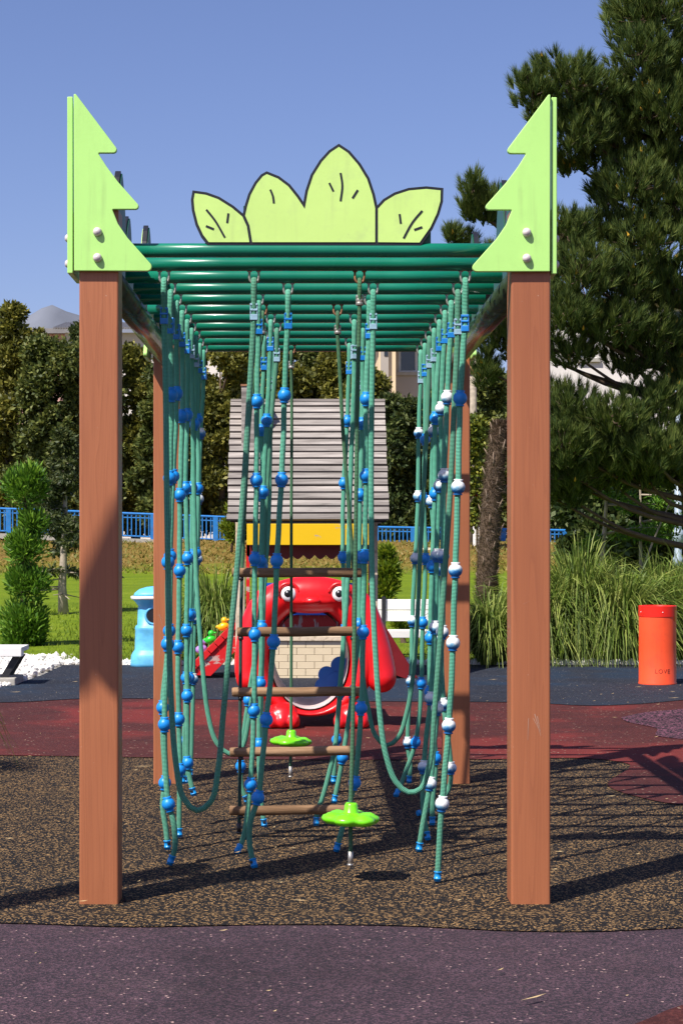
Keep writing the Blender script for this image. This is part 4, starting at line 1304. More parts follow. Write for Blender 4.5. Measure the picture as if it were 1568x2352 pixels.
def bushy_tree(name, label, cx, ytop, wpx, Y, zb, mat, seed, n=11000, L=.16, W=.075, taper=.55, dens=26, group='trees behind the blue fence', flat=.8, up=.15):
    g = random.Random(seed)
    x = (cx - CX) * Y / F
    zt = H - (ytop - CY) * Y / F
    hw = wpx * .5 * Y / F
    hgt = zt - zb
    root = empty(name, (x, Y, zb), label, 'tree', group)
    blobs = []
    for i in range(dens):
        t = (i + g.random()) / dens
        prof = (min(1, t / .12) * .35 + .65) * (1 - max(0, t - .35) / .65 * taper) * (1 if t < .9 else .75)
        a = g.uniform(0, 2 * math.pi); rr = hw * prof * g.uniform(.2, .95)
        r = hw * g.choice((.16, .22, .3, .42)) * g.uniform(.8, 1.2) * (.55 + .45 * prof)
        z = zb + .06 * hgt + t * hgt * .92
        rz = min(r * g.uniform(.8, 1.2), (zt - z) + .25 * r)
        blobs.append((x + rr * math.cos(a), Y + rr * math.sin(a) * flat, z, r, r * .9, max(.2, rz)))
    blobs.append((x + g.uniform(-.1, .1), Y, zt - hw * .3, hw * .3, hw * .3, hw * .35))
    tree_limbs((x, Y, zb - .05), (x, Y, zb + hgt * .85), .05 + hgt * .014, blobs, M['bark'], root, seed)
    for k in range(14):      # loose sprays that break the outline
        b = g.choice(blobs); d = Vector((g.uniform(-1, 1), g.uniform(-1, .3), g.uniform(-.2, .9))).normalized()
        for u in (.9, 1.25, 1.6):
            rr_ = b[3] * (.34 - .14 * (u - .9)); blobs.append((b[0] + d.x * b[3] * u, b[1] + d.y * b[4] * u, b[2] + d.z * b[5] * u, rr_, rr_, rr_))
    q = leaf_quads(blobs, n, L, W, up=up, seed=seed, shell=(.25, 1.12))
    place(bpy.data.objects.new('crown', raw_mesh('crown', q, 4, mat)), root)
    return root

# trees behind the fence, left to right: (middle px, top px, width px, distance, leaves, taper, label)
FZ = 1.08
hedge = [
    (30, 700, 104, 54.0, 'hedge_b', .62, 'tallest pointed olive tree at the far left edge'),
    (-40, 735, 120, 56.0, 'hedge_a', .5, 'dark tree cut by the left picture edge'),
    (105, 782, 130, 53.2, 'hedge_a', .45, 'broad dark green tree right of the tallest left one'),
    (178, 748, 60, 57.5, 'hedge_c', .6, 'thin topped pine like tree poking out beside the front left post'),
    (215, 765, 120, 54.0, 'hedge_a', .5, 'dark tree hidden behind the front left post'),
    (312, 795, 96, 54.6, 'hedge_b', .55, 'yellowish tree between the front and rear left posts'),
    (378, 842, 100, 53.4, 'hedge_a', .5, 'olive tree behind the rear left post'),
    (445, 790, 110, 55.0, 'hedge_b', .5, 'yellow green tree behind the left rope row'),
    (508, 785, 110, 54.2, 'hedge_b', .45, 'golden green tree left of the playhouse chimney'),
    (572, 778, 100, 56.0, 'hedge_b', .5, 'golden tree directly behind the playhouse chimney'),
    (640, 788, 110, 55.0, 'hedge_b', .45, 'golden tree behind the middle of the plank roof'),
    (712, 780, 110, 56.2, 'hedge_a', .45, 'green tree above the right half of the plank roof'),
    (778, 800, 100, 55.0, 'hedge_b', .5, 'yellow green tree over the right roof end'),
    (842, 846, 96, 54.0, 'hedge_b', .55, 'light leafy shrub tree in front of the beige house'),
    (905, 912, 104, 53.6, 'hedge_c', .4, 'low dark hedge tree just right of the roof'),
    (968, 930, 100, 54.2, 'hedge_c', .4, 'low dark hedge tree left of the right rope row'),
    (1030, 895, 116, 53.8, 'hedge_a', .45, 'olive hedge tree behind the right rope row'),
    (1098, 830, 110, 52.8, 'hedge_a', .5, 'olive tree behind the bare palm trunk'),
    (1180, 860, 130, 54.0, 'hedge_c', .5, 'dark tree behind the front right post'),
    (1290, 940, 130, 53.5, 'hedge_c', .45, 'dark low tree right of the front right post'),
    (1375, 955, 130, 40.0, 'hedge_c', .4, 'dark leafy tree behind the leftmost sapling trunk'),
    (1465, 975, 110, 41.0, 'hedge_c', .4, 'dark leafy tree behind the middle sapling trunk'),
    (1560, 1000, 110, 42.0, 'hedge_a', .4, 'dark leafy tree at the right edge behind the lamp post'),
]
for i, (cx, yt, wp, Y, mt, tp_, lab) in enumerate(hedge):
    bushy_tree('leafy_tree', lab, cx, yt, wp * 1.45, Y, FZ if Y > 50 else .4, M[mt], 100 + i, n=26000 if wp > 90 else 14000, L=.16, W=.095, taper=tp_ * .8, dens=70)

# stacked juniper on the left lawn
def juniper(label, lumps, Y, n, mat, L, W, name='juniper', up=.9, zb=0.):
    x0 = P(lumps[-1][0], 0, Y).x
    root = empty(name, (x0, Y, zb), label, 'shrub')
    blobs = []
    g = random.Random(len(lumps) * 7 + int(Y * 10))
    for px, py, r in lumps:
        c = P(px, py, Y); rr = r * Y / F
        blobs.append((c.x, c.y, c.z, rr, rr, rr * .95))
        for k in range(5):
            a = g.uniform(0, 6.28)
            blobs.append((c.x + math.cos(a) * rr * .5, c.y + math.sin(a) * rr * .5, c.z + g.uniform(-.3, .5) * rr, rr * .55, rr * .55, rr * .6))
    top = P(lumps[0][0], lumps[0][1], Y)
    tree_limbs((x0, Y, zb - .03), top, .035, blobs, M['bark'], root, 5, 8)
    q = leaf_quads(blobs, n, L, W, up=up, out=.9, rand=.4, shell=(.35, 1.0), seed=int(Y * 31))
    place(bpy.data.objects.new('foliage', raw_mesh('foliage', q, 4, mat)), root)
juniper('bright green juniper clipped in stacked tufts on the left lawn', [(58, 1120, 50), (80, 1200, 34), (62, 1262, 46), (66, 1345, 50), (52, 1430, 56), (52, 1470, 50)], 19.2, 15000, M['juniper'], .075, .02, zb=.05)
juniper('small golden green conifer beside the playhouse', [(886, 1275, 18), (888, 1310, 26), (884, 1345, 28), (880, 1372, 22)], 24.0, 4500, M['juniper_y'], .10, .028, 'dwarf_conifer', zb=.18)
juniper('low golden green shrub behind the white bench', [(915, 1432, 14), (930, 1440, 12)], 19.5, 900, M['juniper_y'], .06, .02, 'dwarf_conifer', zb=.05)
juniper('young yellow green shoot at the fence left of the playhouse', [(536, 1172, 14), (528, 1212, 18), (532, 1232, 15)], 46.0, 1200, M['juniper_y'], .16, .05, 'dwarf_conifer', zb=.8)

def small_fir():
    Y = 24.0; s = Y / F
    x = P(147, 0, Y).x; zb = lawn_z(Y)
    root = empty('young_fir', (x, Y, zb), 'young fir with a bare lower trunk on the left lawn', 'tree')
    mb = MB()
    zt = P(0, 990, Y).z
    tr_ = [Vector((x, Y, zb - .05)), Vector((x - .02, Y, zb + .35)), Vector((x + .02, Y, zb + 1.2)), Vector((x, Y, zt))]
    mb.tube(tr_, [.075, .055, .035, .008], 10)
    g = random.Random(3); blobs = []
    for i in range(64):
        t = g.random() ** .8
        z = P(0, 1330 - t * 335, Y).z
        ln = (1 - t) * .62 + .05
        if i < 9: z = P(0, 1350 + g.uniform(-25, 20), Y).z; ln = g.uniform(.3, .55)
        a = g.uniform(0, 6.283)
        e = Vector((x + math.cos(a) * ln, Y + math.sin(a) * ln, z - .10 * ln + g.uniform(-.05, .05)))
        mb.tube([Vector((x, Y, z)), e], [.011, .004], 5)
        if i < 9: continue
        for k in range(4):
            u = (k + 1) / 4
            c = Vector((x, Y, z)).lerp(e, u)
            blobs.append((c.x, c.y, c.z, .10, .10, .035))
    mb.build('trunk', M['bark_pale'], root)
    q = leaf_quads(blobs, 13000, .075, .026, up=-.1, out=.9, rand=.5, shell=(.2, 1.1), seed=9)
    place(bpy.data.objects.new('needles', raw_mesh('needles', q, 4, M['fir'])), root)
small_fir()

# ------------------------------------------------------------------ the big pine on the right
def needle_tufts(pos, axis, nn, L, wd, seed, spread=.75, stem=.5):
    g = np.random.default_rng(seed)
    m = len(pos)
    P0 = np.repeat(pos, nn, 0); A = np.repeat(axis, nn, 0)
    t = g.random((m * nn, 1))
    rad = unit(np.cross(A, g.normal(size=A.shape)))
    dirn = unit(A * (1.0 - .45 * (1 - t)) + rad * spread * g.uniform(.35, 1.1, (m * nn, 1)) * (1.15 - .55 * t))
    b = P0 + A * (t - .45) * stem * L
    l = L * g.uniform(.65, 1.1, (m * nn, 1))
    sd = unit(np.cross(dirn, g.normal(size=A.shape))) * wd
    return np.stack([b - sd, b + sd, b + dirn * l], 1)

def pine():
    Y0 = 20.5; s = Y0 / F
    x = P(1640, 0, Y0).x
    root = empty('pine_tree', (x, Y0 + .6, .1), 'large dark pine with upright needle tufts filling the right side', 'tree')
    # clumps: px, py, rx, ry (px), depth offset
    cl = [(1500, 40, 120, 90, 0), (1440, 30, 62, 55, .3), (1470, 130, 75, 65, -.3), (1545, 160, 70, 80, .2), (1520, 250, 90, 70, -.2), (1450, 205, 40, 35, .4),
          (1290, 185, 85, 62, -.5), (1220, 210, 50, 48, -.6), (1360, 215, 80, 60, -.2), (1430, 270, 90, 70, 0), (1255, 270, 48, 42, -.3), (1330, 300, 85, 60, -.4), (1520, 350, 100, 80, .2),
          (1395, 350, 80, 55, .1), (1310, 375, 48, 34, .3), (1450, 430, 90, 70, -.2), (1545, 470, 80, 80, 0), (1385, 440, 40, 40, .3),
          (1085, 432, 28, 36, -.8), (1128, 462, 32, 34, -.7), (1075, 480, 26, 26, -.7), (1105, 500, 34, 22, -.6), (1150, 500, 30, 30, -.4), (1040, 545, 20, 24, -.5), (1070, 560, 22, 22, -.4),
          (1300, 540, 60, 62, -.3), (1390, 530, 80, 60, 0), (1480, 560, 90, 70, -.2), (1330, 630, 90, 70, -.5), (1430, 650, 90, 70, -.1), (1535, 650, 80, 70, .1),
          (1195, 560, 50, 40, .3), (1240, 620, 60, 50, .2), (1140, 590, 36, 30, .3), (1290, 720, 80, 60, -.5), (1390, 745, 90, 60, -.3), (1490, 760, 70, 60, 0), (1190, 690, 60, 60, .4), (1115, 660, 40, 40, .5),
          (1130, 760, 55, 60, .4), (1210, 790, 70, 60, .3), (1310, 810, 60, 40, -.2), (1450, 830, 80, 45, .2), (1545, 800, 50, 50, .3), (1110, 850, 36, 50, .5),
          (1300, 930, 70, 50, -.2), (1400, 960, 90, 50, -.3), (1500, 930, 80, 60, 0), (1560, 880, 50, 60, .3), (1230, 930, 60, 60, .3), (1290, 1020, 75, 55, -.3), (1390, 1050, 90, 50, 0), (1490, 1040, 80, 60, -.2),
          (1560, 1020, 50, 70, .2), (1310, 1090, 75, 45, .1), (1400, 1105, 70, 32, .3), (1480, 1095, 60, 32, .2), (1550, 1095, 50, 36, .3), (1220, 1060, 50, 60, .5), (1245, 1130, 40, 40, .4), (1300, 1140, 50, 30, .3),
          (1640, 200, 110, 150, .5), (1650, 500, 110, 150, .5), (1650, 800, 110, 150, .6), (1640, 1020, 90, 90, .6)]
    g = np.random.default_rng(5)
    pos, ax = [], []
    mb = MB()
    trunk = [Vector((x, Y0 + .6, -.05)), Vector((x + .05, Y0 + .6, 2.0)), Vector((x - .1, Y0 + .6, 4.5)), Vector((x - .15, Y0 + .6, 8.2))]
    mb.tube(catmull(trunk, .3), [float(q) for q in np.linspace(.22, .06, len(catmull(trunk, .3)))], 12)
    twigs = MB()
    for px, py, rx, ry, dy in cl:
        c = P(px, py, Y0 + dy); rX, rZ = rx * s, ry * s
        rY = (rX + rZ) * .55
        zc = c.z
        a = Vector((x - .05, Y0 + .6, max(.6, zc - .55 * abs(c.x - x) * .45 - .2)))
        mid = a.lerp(c, .55) + Vector((0, 0, -.12))
        mb.tube(catmull([a, mid, c], .25), [float(q) for q in np.linspace(.036, .010, len(catmull([a, mid, c], .25)))], 7)
        nt_ = int(16 + rX * rZ * 1750)
        d = unit(g.normal(size=(nt_, 3)))
        rr = g.random((nt_, 1)) ** .42
        p = np.array(c) + d * np.array([rX, rY, rZ]) * rr
        A = unit(d * np.array([.75, .75, .35]) * .8 + np.array([0, 0, 1.0]) + g.normal(size=(nt_, 3)) * .22)
        pos.append(p); ax.append(A)
        for k in range(0, nt_, 8):
            q = Vector(p[k]); m_ = c.lerp(q, .5) + Vector((0, 0, -.03))
            twigs.tube([c.lerp(q, .12), m_, q], [.010, .007, .004], 4, cap=False)
    pos = np.concatenate(pos); ax = np.concatenate(ax)
    mb.build('trunk', M['bark'], root)
    twigs.build('twigs', M['bark'], root)
    q = needle_tufts(pos, ax, 34, .135, .0046, 8, spread=.46)
    c1 = place(bpy.data.objects.new('crown', raw_mesh('crown', q, 3, M['pine'])), root)
    # yellow buds and cones
    sel = g.choice(len(pos), 260, replace=False)
    V = []
    for i in sel:
        c, A = pos[i], ax[i]
        b = c + A * .01
        u = unit(np.cross(A, [1., .2, .1])); v = np.cross(A, u)
        ring = [b + (u * math.cos(t) + v * math.sin(t)) * .018 for t in (0, 2.09, 4.19)]
        b = b + A * .05; ring = [r_ + A * .05 for r_ in ring]; tip, bot = b + A * .05, b - A * .03
        for k in range(3):
            V.append([ring[k], ring[(k + 1) % 3], tip]); V.append([ring[(k + 1) % 3], ring[k], bot])
    o = place(bpy.data.objects.new('buds', raw_mesh('buds', np.array(V), 3, M['cone'])), root)
    o['kind'] = 'stuff'
    print('pine tufts', len(pos))
pine()

# ------------------------------------------------------------------ arching ornamental grasses
def grass_clump(label, px, py_base, hgt, reach, n, seed, w0=.0065, lean=(0, 0), Y=None, mat='reed'):
    g = np.random.default_rng(seed)
    c = G(px, py_base) if Y is None else Vector(((px - CX) * Y / F, Y, max(0, lawn_z(Y) if Y > 17 else 0)))
    root = empty('ornamental_grass', c, label, 'ornamental grass', 'clumps of arching ornamental grass')
    m = 7
    az = g.uniform(0, 2 * np.pi, n); rb = np.sqrt(g.random(n)) * reach * .22
    a2 = az + g.normal(0, .5, n)
    h = hgt * g.uniform(.45, 1.12, n); rc = reach * g.uniform(.25, 1.5, n)
    base = np.stack([c.x + rb * np.cos(az), c.y + rb * np.sin(az), np.full(n, c.z - .01)], 1)
    dirn = np.stack([np.cos(a2) + lean[0], np.sin(a2) + lean[1], 0 * az], 1)
    sd = np.stack([-np.sin(a2 + g.normal(0, .6, n)), np.cos(a2 + g.normal(0, .6, n)), g.normal(0, .3, n)], 1)
    dr = g.uniform(.25, 1.05, n) * np.clip(rc / reach, .4, 1.2)
    t = np.linspace(0, 1, m)
    pts = base[:, None] + dirn[:, None] * (rc[:, None] * t[None] ** 1.6)[..., None]
    pts[..., 2] += h[:, None] * (1.0 * t[None] + .35 * t[None] * (1 - t[None])) - (dr * h)[:, None] * t[None] ** 3.2
    wd = w0 * np.array([.8, 1, 1, .95, .8, .55, .08])
    L_ = pts - sd[:, None] * wd[None, :, None]; R_ = pts + sd[:, None] * wd[None, :, None]
    V = np.stack([L_, R_], 2).reshape(n * m * 2, 3)
    i = np.arange(n)[:, None] * (2 * m); k = np.arange(m - 1)[None] * 2
    b = i + k
    Fq = np.stack([b, b + 1, b + 3, b + 2], -1).reshape(-1, 4)
    place(bpy.data.objects.new('blades', grid_mesh('blades', V, Fq, M[mat])), root)
grass_clump('tall arching grass left of the playhouse ramp', 496, 1520, 1.05, .42, 1500, 21)
grass_clump('drooping grass clump at the foot of the bare palm', 1125, 1528, .86, .5, 1500, 22)
grass_clump('dense grass clump close behind the front right post', 1250, 1524, 1.10, .5, 1700, 23)
grass_clump('tallest arching grass right of the front right post', 1330, 1522, 1.38, .56, 1900, 24)
grass_clump('pale grass clump left of the orange red bin', 1430, 1526, 1.15, .52, 1700, 25, lean=(.25, 0))
grass_clump('grass clump behind the orange red bin', 1520, 1516, 1.2, .6, 1700, 26, lean=(.35, 0))
grass_clump('grass clump at the right picture edge', 1600, 1512, 1.25, .6, 1400, 27)
grass_clump('farther grass filling the gap behind the right clumps', 1385, 1480, 1.0, .6, 1300, 28)
grass_clump('loose dark wisps of grass at the left edge', -168, 0, 1.0, .30, 560, 29, Y=9.3, w0=.003)

# ------------------------------------------------------------------ bare palm trunk
def palm():
    Y = 20.2; s = Y / F
    root = empty('palm_stump', P(1122, 1390, Y), 'shaggy brown bare palm trunk without leaves', 'tree')
    cl_ = [(1118, 1395, 30), (1118, 1320, 27), (1122, 1240, 26), (1128, 1160, 25), (1135, 1090, 24), (1143, 1025, 22), (1147, 985, 18), (1150, 970, 12)]
    pth = [P(a, b, Y) for a, b, _ in cl_]; rad = [r * s * .88 for *_, r in cl_]
    MB().tube(pth, rad, 16).build('trunk', M['bark'], root)
    g = np.random.default_rng(2)
    n = 9000
    i = g.integers(0, 7, n); t = g.random((n, 1))
    PA = np.array([list(p) for p in pth]); RA = np.array(rad)
    c = PA[i] * (1 - t) + PA[i + 1] * t; r = RA[i][:, None] * (1 - t) + RA[i + 1][:, None] * t
    a = g.uniform(0, 2 * np.pi, n)
    d = np.stack([np.cos(a), np.sin(a), 0 * a], 1)
    p = c + d * r * .97
    ax = unit(d * .35 + np.stack([-np.sin(a), np.cos(a), 0 * a], 1) * g.normal(0, .6, (n, 1)) + np.array([0, 0, 1]) * g.normal(.5, .5, (n, 1)))
    sd = unit(np.cross(ax, d)) * .0035
    q = np.stack([p - sd, p + sd, p + ax * g.uniform(.03, .085, (n, 1))], 1)
    place(bpy.data.objects.new('fibres', raw_mesh('fibres', q, 3, M['fibre'])), root)
    sm = MB(); sm.tube([(0, 0, -.02), (.014, 0, .05), (.03, 0, .11)], [.014, .009, .002], 6)
    me = sm.mesh('leaf_stub', M['stub'])
    for k in range(44):
        z = .04 + .92 * k / 44; f = z * 7; j = min(6, int(f)); u = f - j
        c = pth[j].lerp(pth[j + 1], u); r = rad[j] * (1 - u) + rad[j + 1] * u; an = k * 2.4
        inst('leaf_stub', me, root, Matrix.Translation(c + Vector((math.cos(an), math.sin(an), 0)) * r * .95) @ Matrix.Rotation(an, 4, 'Z') @ Matrix.Rotation(R(random.uniform(-8, 18)), 4, 'Y') @ Matrix.Scale(random.uniform(.7, 1.2), 4))
palm()

# thin trunks under the pine
def thin_tree(label, pts, r0, Y, twig=True, seed=1):
    root = empty('thin_tree', P(*pts[0], Y), label, 'tree')
    pth = catmull([P(a, b, Y) for a, b in pts], .1)
    mb = MB().tube(pth, [float(q) for q in np.linspace(r0, r0 * .55, len(pth))], 10)
    g = random.Random(seed); blobs = []
    if twig:
        for k in range(9):
            a = pth[int(len(pth) * g.uniform(.35, .98))]
            e = a + Vector((g.uniform(.15, .7) * g.choice((1, 1, -.5)), g.uniform(-.3, .3), g.uniform(-.15, .12)))
            mb.tube([a, a.lerp(e, .5) + Vector((0, 0, .03)), e], [.013, .009, .004], 5)
            for u in (.4, .6, .8, 1): c = a.lerp(e, u); blobs.append((c.x, c.y, c.z, .11, .11, .05))
    mb.build('trunk', M['bark_pale'], root)
    if blobs:
        q = leaf_quads(blobs, 2200, .06, .02, up=.1, out=.9, rand=.5, shell=(.2, 1.1), seed=seed)
        place(bpy.data.objects.new('foliage', raw_mesh('foliage', q, 4, M['juniper'])), root)
thin_tree('pale thick sapling trunk under the pine, leftmost of three', [(1378, 1320), (1384, 1250), (1390, 1180), (1392, 1120)], .032, 22.5, True, 3)
thin_tree('upright thin sapling trunk under the pine, middle of three', [(1470, 1330), (1470, 1240), (1470, 1160), (1468, 1090)], .022, 22.8, True, 4)
thin_tree('leaning bare pole under the pine, rightmost of three', [(1470, 1320), (1500, 1240), (1535, 1160), (1544, 1140)], .014, 22.2, False, 5)

# ------------------------------------------------------------------ fence of blue railings on the bank
bar_me = MB().box(-.015, .015, -.015, .015, 0, 1).mesh('baluster', M['fence_blue'])
def fence(label, px0, px1, Y, ytop0, ytop1, ybot0, ybot1, posts, step):
    """straight run of railing seen between px0 and px1"""
    a0, b0 = P(px0, ybot0, Y), P(px1, ybot1, Y); a1, b1 = P(px0, ytop0, Y), P(px1, ytop1, Y)
    root = empty('railing_fence', (a0 + b0) / 2, label, 'fence', 'blue railings on the bank')
    for (p, q, t) in ((a1, b1, .035), (a1 + Vector((0, 0, -.11)), b1 + Vector((0, 0, -.11)), .018), (a0 + Vector((0, 0, .06)), b0 + Vector((0, 0, .06)), .022)):
        MB().tube([p, q], t, 4, smooth=False).build('rail', M['fence_blue'], root)
    n = int((px1 - px0) / step)
    for i in range(n + 1):
        t = (i + random.uniform(-.1, .1)) / n
        t = max(0, min(1, t))
        p, q = a0.lerp(b0, t), a1.lerp(b1, t)
        inst('baluster', bar_me, root, Matrix.Translation(p + Vector((0, 0, .05))) @ Matrix.Diagonal((1, 1, (q - p).z - .06, 1)))
    for px in posts:
        t = (px - px0) / (px1 - px0); p, q = a0.lerp(b0, t), a1.lerp(b1, t)
        MB().box(p.x - .07, p.x + .07, Y - .03, Y + .03, p.z - .18, q.z).build('fence_post', M['fence_blue'], root)
    z = min(a0.z, b0.z)
    MB().prism([(a0.x, a0.z - .14), (b0.x, b0.z - .14), (b0.x, b0.z - .005), (a0.x, a0.z - .005)], Matrix.Translation((0, Y - .12, 0)), .3).build('kerb', M['concrete'], root)
fence('blue railing on the bank left of the playhouse', -60, 545, 50.0, 1166, 1189, 1222, 1246, (20, 352, 495), 10)
fence('blue railing on the bank right of the playhouse', 868, 1330, 50.0, 1211, 1219, 1266, 1273, (948, 965, 1090, 1155, 1300), 9.5)

def misc_far():
    c = P(985, 1272, 47)
    root = MB()
    root.ell(c, (.55, .35, .16), 18, 10); root.ell(c + Vector((.5, .1, -.03)), (.35, .3, .12), 14, 8); root.ell(c + Vector((-.5, .1, -.02)), (.3, .3, .1), 14, 8)
    o = root.build('boulder', M['rock'])
    r = o.modifiers.new('remesh', 'REMESH'); r.mode = 'VOXEL'; r.voxel_size = .05
    tag(o, 'tan flat boulder on the bank below the right railing', 'rock')
    # white concrete gate post
    p = P(1097, 1275, 48.5)
    o = MB().box(-.13, .13, -.1, .1, 0, .75).build('white_post', M['white_paint'], None, Matrix.Translation(p), bevel=.02)
    tag(o, 'white painted concrete post at the end of the right railing', 'post')
    # utility pole with sign and vine
    Y = 49.0
    root = empty('utility_pole', P(1083, 1270, Y), 'slender pale pole overgrown by a vine beside the palm', 'pole')
    MB().tube([P(1086, 1270, Y), P(1085, 1000, Y), P(1083, 800, Y)], [.14, .12, .11], 10).build('shaft', M['bark_pale'], root)
    MB().lathe([(.15, -.12), (.15, .12)], P(1083, 850, Y), 12).build('band', M['rust'], root)
    root = empty('road_sign', P(1095, 1230, 47.6), 'round red road sign seen through the vine', 'sign')
    MB().tube([P(1095, 1275, 47.6), P(1095, 1140, 47.6)], .03, 8).build('sign_pole', M['steel'], root)
    MB().lathe([(.1, -.012), (.1, .012)], (0, 0, 0), 24, M=Matrix.Translation(P(1095, 1137, 47.5)) @ Matrix.Rotation(R(90), 4, 'X')).build('sign_face', M['sign_red'], root)
    MB().box(-.1, .1, -.004, .004, -.04, .0, Matrix.Translation(P(1095, 1143, 47.47))).build('sign_bar', M['white_flat'], root)
    vb = []
    g = random.Random(4)
    for k in range(26):
        c = P(1084 + g.uniform(-15, 18), g.uniform(960, 1215), 47.2); vb.append((c.x, c.y, c.z, .22, .2, .25))
    root = empty('climbing_vine', P(1083, 1260, 48.6), 'yellow green vine climbing the pole beside the palm', 'vine')
    MB().tube([P(1084, 1265, 48.7), P(1080, 1100, 48.7), P(1086, 960, 48.7)], .02, 6).build('stem', M['bark'], root)
    place(bpy.data.objects.new('leaves', raw_mesh('leaves', leaf_quads(vb, 3000, .13, .10, seed=44), 4, M['vine'])), root)
    # lamp post at the right edge
    Y = 30
    root = empty('lamp_post', P(1556, 1290, Y), 'pale blue grey lamp post at the right edge', 'lamp post')
    MB().lathe([(.09, 0), (.09, .12), (.06, .16), (.055, 3.2)], P(1556, 1300, Y), 14).build('shaft', M['lamp_grey'], root)
    MB().lathe([(.10, -.05), (.10, .15), (.07, .2)], P(1556, 1245, Y), 14).build('collar', M['lamp_grey'], root)
    hd = P(1556, 1300, Y) + Vector((0, 0, 3.2))
    MB().ell(hd + Vector((0, 0, .12)), (.16, .16, .14), 18, 10).build('lamp_globe', M['white_flat'], root)
misc_far()

def car():
    Y = 54.5
    c = P(945, 1262, Y); x = c.x; z = c.z - .25
    root = empty('parked_car', (x, Y, z), 'dark blue car parked behind the right railing', 'car')
    L = 3.9
    def sec(pts, y0, y1): return MB().prism(pts, Matrix.Translation((x - L / 2, y0, z)), y1 - y0)
    body = [(0, .28), (.05, .62), (.25, .72), (1.0, .80), (1.5, 1.25), (2.7, 1.28), (3.45, .86), (3.85, .8), (3.9, .35), (3.8, .25), (.1, .25)]
    sec(body, Y - .02, Y + 1.5).build('body', M['car_blue'], root, bevel=.06, seg=3)
    sec([(1.12, .84), (1.55, 1.2), (2.05, 1.22), (2.05, .84)], Y - .035, Y).build('window', M['glass'], root)
    sec([(2.12, .84), (2.12, 1.22), (2.65, 1.22), (3.25, .88)], Y - .035, Y).build('window', M['glass'], root)
    for wx in (.75, 3.1):
        wq = Matrix.Translation((x - L / 2 + wx, Y - .03, z + .3)) @ Matrix.Rotation(R(90), 4, 'X')
        wh = MB().lathe([(.3, -.1), (.31, 0), (.28, .03)], (0, 0, 0), 20, M=wq).build('wheel', M['tyre'], root)
        MB().lathe([(.19, .031), (.17, .045)], (0, 0, 0), 16, M=wq).build('rim', M['steel'], wh)
    for lx in (.06, 3.8): MB().box(x - L / 2 + lx - .05, x - L / 2 + lx + .09, Y - .03, Y + .2, z + .58, z + .7).build('headlight', M['white_flat'], root)
car()

# ------------------------------------------------------------------ houses behind the trees
def wall_with_windows(root, x0, x1, z0, z1, y, depth, mat, wins, name='wall'):
    """front wall built round its openings so that the panes sit in real recesses"""
    xs_ = sorted({x0, x1, *[v for w_ in wins for v in (w_[0], w_[1])]}); zs_ = sorted({z0, z1, *[v for w_ in wins for v in (w_[2], w_[3])]})
    mb = MB()
    for i in range(len(xs_) - 1):
        for j in range(len(zs_) - 1):
            cx_, cz_ = (xs_[i] + xs_[i + 1]) / 2, (zs_[j] + zs_[j + 1]) / 2
            if any(a < cx_ < b and c < cz_ < d for a, b, c, d in wins): continue
            mb.box(xs_[i], xs_[i + 1], y, y + .35, zs_[j], zs_[j + 1])
    bmv = mb.build(name, mat, root)
    MB().box(x0 + .002, x1 - .002, y + .36, y + depth, z0, z1 - .01).build('house_body', mat, root)
    for a, b, c, d in wins:
        wn = MB().box(a, b, y + .28, y + .30, c, d).build('window', M['glass'], root)
        fr = MB()
        t = .09
        fr.box(a, a + t, y + .2, y + .275, c, d).box(b - t, b, y + .2, y + .275, c, d).box(a + t, b - t, y + .2, y + .275, c, c + t).box(a + t, b - t, y + .2, y + .275, d - t, d)
        m_ = (a + b) / 2; fr.box(m_ - t / 2, m_ + t / 2, y + .2, y + .275, c + t, d - t)
        fr.build('window_frame', M['frame_white'], wn)
        MB().box(a - .1, b + .1, y - .12, y - .002, c - .12, c).build('sill', M['concrete'], wn)

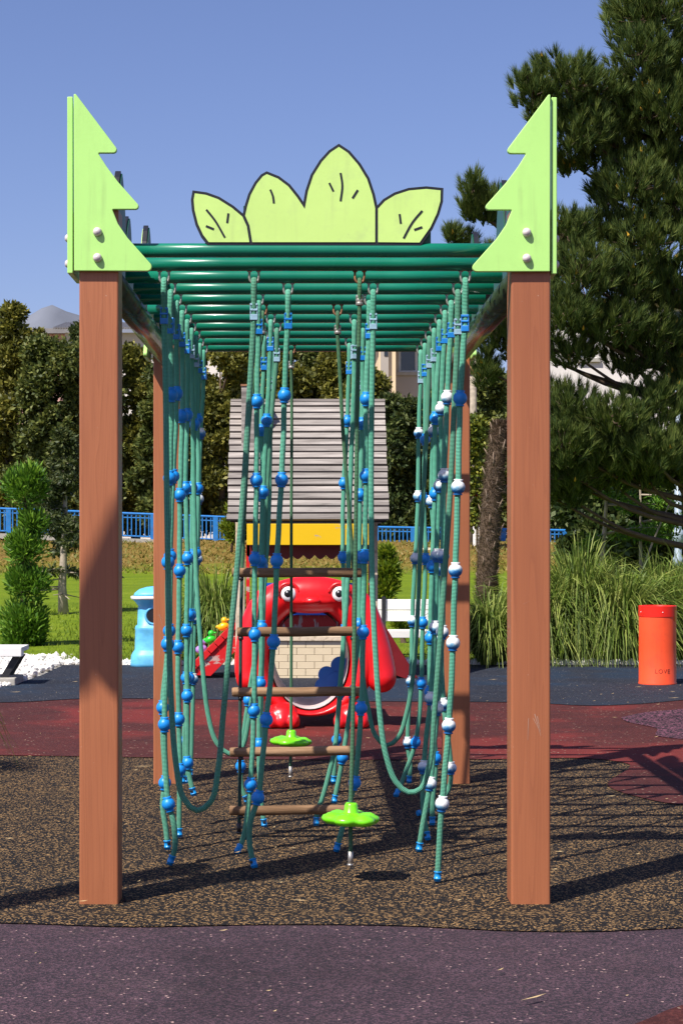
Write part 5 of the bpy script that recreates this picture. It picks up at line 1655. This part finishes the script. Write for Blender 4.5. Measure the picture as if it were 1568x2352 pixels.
def houses():
    Y = 74.0
    q = lambda px, py, YY=Y: P(px, py, YY)
    root = empty('white_house', q(330, 1240), 'white rendered house with corrugated grey eaves behind the left trees', 'house')
    x0, x1, zt = q(150, 0).x, q(545, 0).x, q(0, 764).z
    wall_with_windows(root, x0, x1, 1.0, zt, Y, 6, M['wall_white'], [(q(430, 0).x, q(470, 0).x, 5.6, 7.2), (q(505, 0).x, q(530, 0).x, 5.6, 7.2)])
    MB().box(x0, x1, Y - .1, Y - .003, q(0, 806).z - .06, q(0, 806).z + .06).build('string_course', M['roof_grey'], root)
    rf = MB()
    n = 150; V, Fq = [], []
    for i in range(n + 1):
        x = x0 - .4 + (x1 - x0 + .8) * i / n
        dz = .06 * (i % 2)
        V += [(x, Y - .7, zt + .1 + dz), (x, Y + 3.2, zt + .75 + dz)]
    for i in range(n): Fq.append((2 * i, 2 * i + 2, 2 * i + 3, 2 * i + 1))
    rf.add(V, Fq); r = rf.build('roof', M['roof_grey'], root)
    so = r.modifiers.new('solid', 'SOLIDIFY'); so.thickness = .05
    # pink
    Y2 = 82.0
    root = empty('pink_house', q(0, 1240, Y2), 'pink rendered house at the far left behind the trees', 'house')
    wall_with_windows(root, q(-120, 0, Y2).x, q(225, 0, Y2).x, 1.0, q(0, 768, Y2).z, Y2, 6, M['wall_pink'], [(q(-30, 0, Y2).x, q(8, 0, Y2).x, 6.0, 7.6), (q(160, 0, Y2).x, q(190, 0, Y2).x, 5.5, 7.4)])
    MB().box(q(-125, 0, Y2).x, q(230, 0, Y2).x, Y2 - .5, Y2 + 6.5, q(0, 768, Y2).z, q(0, 757, Y2).z).build('roof', M['roof_grey'], root)
    MB().box(q(-60, 0, Y2).x, q(11, 0, Y2).x, Y2 - .2, Y2 + 3, q(0, 766, Y2).z, q(0, 736, Y2).z).build('stair_tower', M['wall_pink'], root)
    # beige
    Y3 = 70.0
    root = empty('beige_house', q(940, 1240, Y3), 'cream and grey house with a dark window above the right hedge', 'house')
    wx0, wx1 = q(914, 0, Y3).x, q(1000, 0, Y3).x
    wall_with_windows(root, q(905, 0, Y3).x, q(1040, 0, Y3).x, 1.0, q(0, 770, Y3).z, Y3 + .6, 7, M['wall_grey'], [(wx0 + .05, wx1, q(0, 852, Y3).z, q(0, 790, Y3).z)])
    MB().box(q(868, 0, Y3).x, q(906.5, 0, Y3).x, Y3 - .6, Y3 + 5, 1.0, q(0, 768, Y3).z).build('corner_bay', M['wall_cream'], root)
    MB().box(q(872, 0, Y3).x, q(890, 0, Y3).x, Y3 - .75, Y3 - .603, q(0, 905, Y3).z, q(0, 770, Y3).z).build('pilaster', M['wall_grey'], root)
    MB().box(q(880, 0, Y3).x, q(888, 0, Y3).x, Y3 - .78, Y3 - .752, q(0, 822, Y3).z, q(0, 795, Y3).z).build('vent_window', M['glass'], root)
    MB().box(q(840, 0, Y3).x, q(1045, 0, Y3).x, Y3 - 1, Y3 + 8, q(0, 768, Y3).z, q(0, 764, Y3).z).build('roof', M['roof_grey'], root)
    # white block behind the pine
    Y4 = 62.0
    root = empty('white_block', q(1450, 1290, Y4), 'white apartment block glimpsed through the big pine', 'house')
    wall_with_windows(root, q(1248, 0, Y4).x, q(1760, 0, Y4).x, .8, q(0, 700, Y4).z, Y4, 8, M['wall_white'], [(q(1545, 0, Y4).x, q(1590, 0, Y4).x, 7.4, 8.9), (q(1330, 0, Y4).x, q(1370, 0, Y4).x, 7.2, 8.6), (q(1440, 0, Y4).x, q(1475, 0, Y4).x, 3.2, 4.6)])
    MB().box(q(1240, 0, Y4).x, q(1770, 0, Y4).x, Y4 - .5, Y4 + 8.4, q(0, 700, Y4).z, q(0, 692, Y4).z).build('roof', M['roof_grey'], root)
houses()
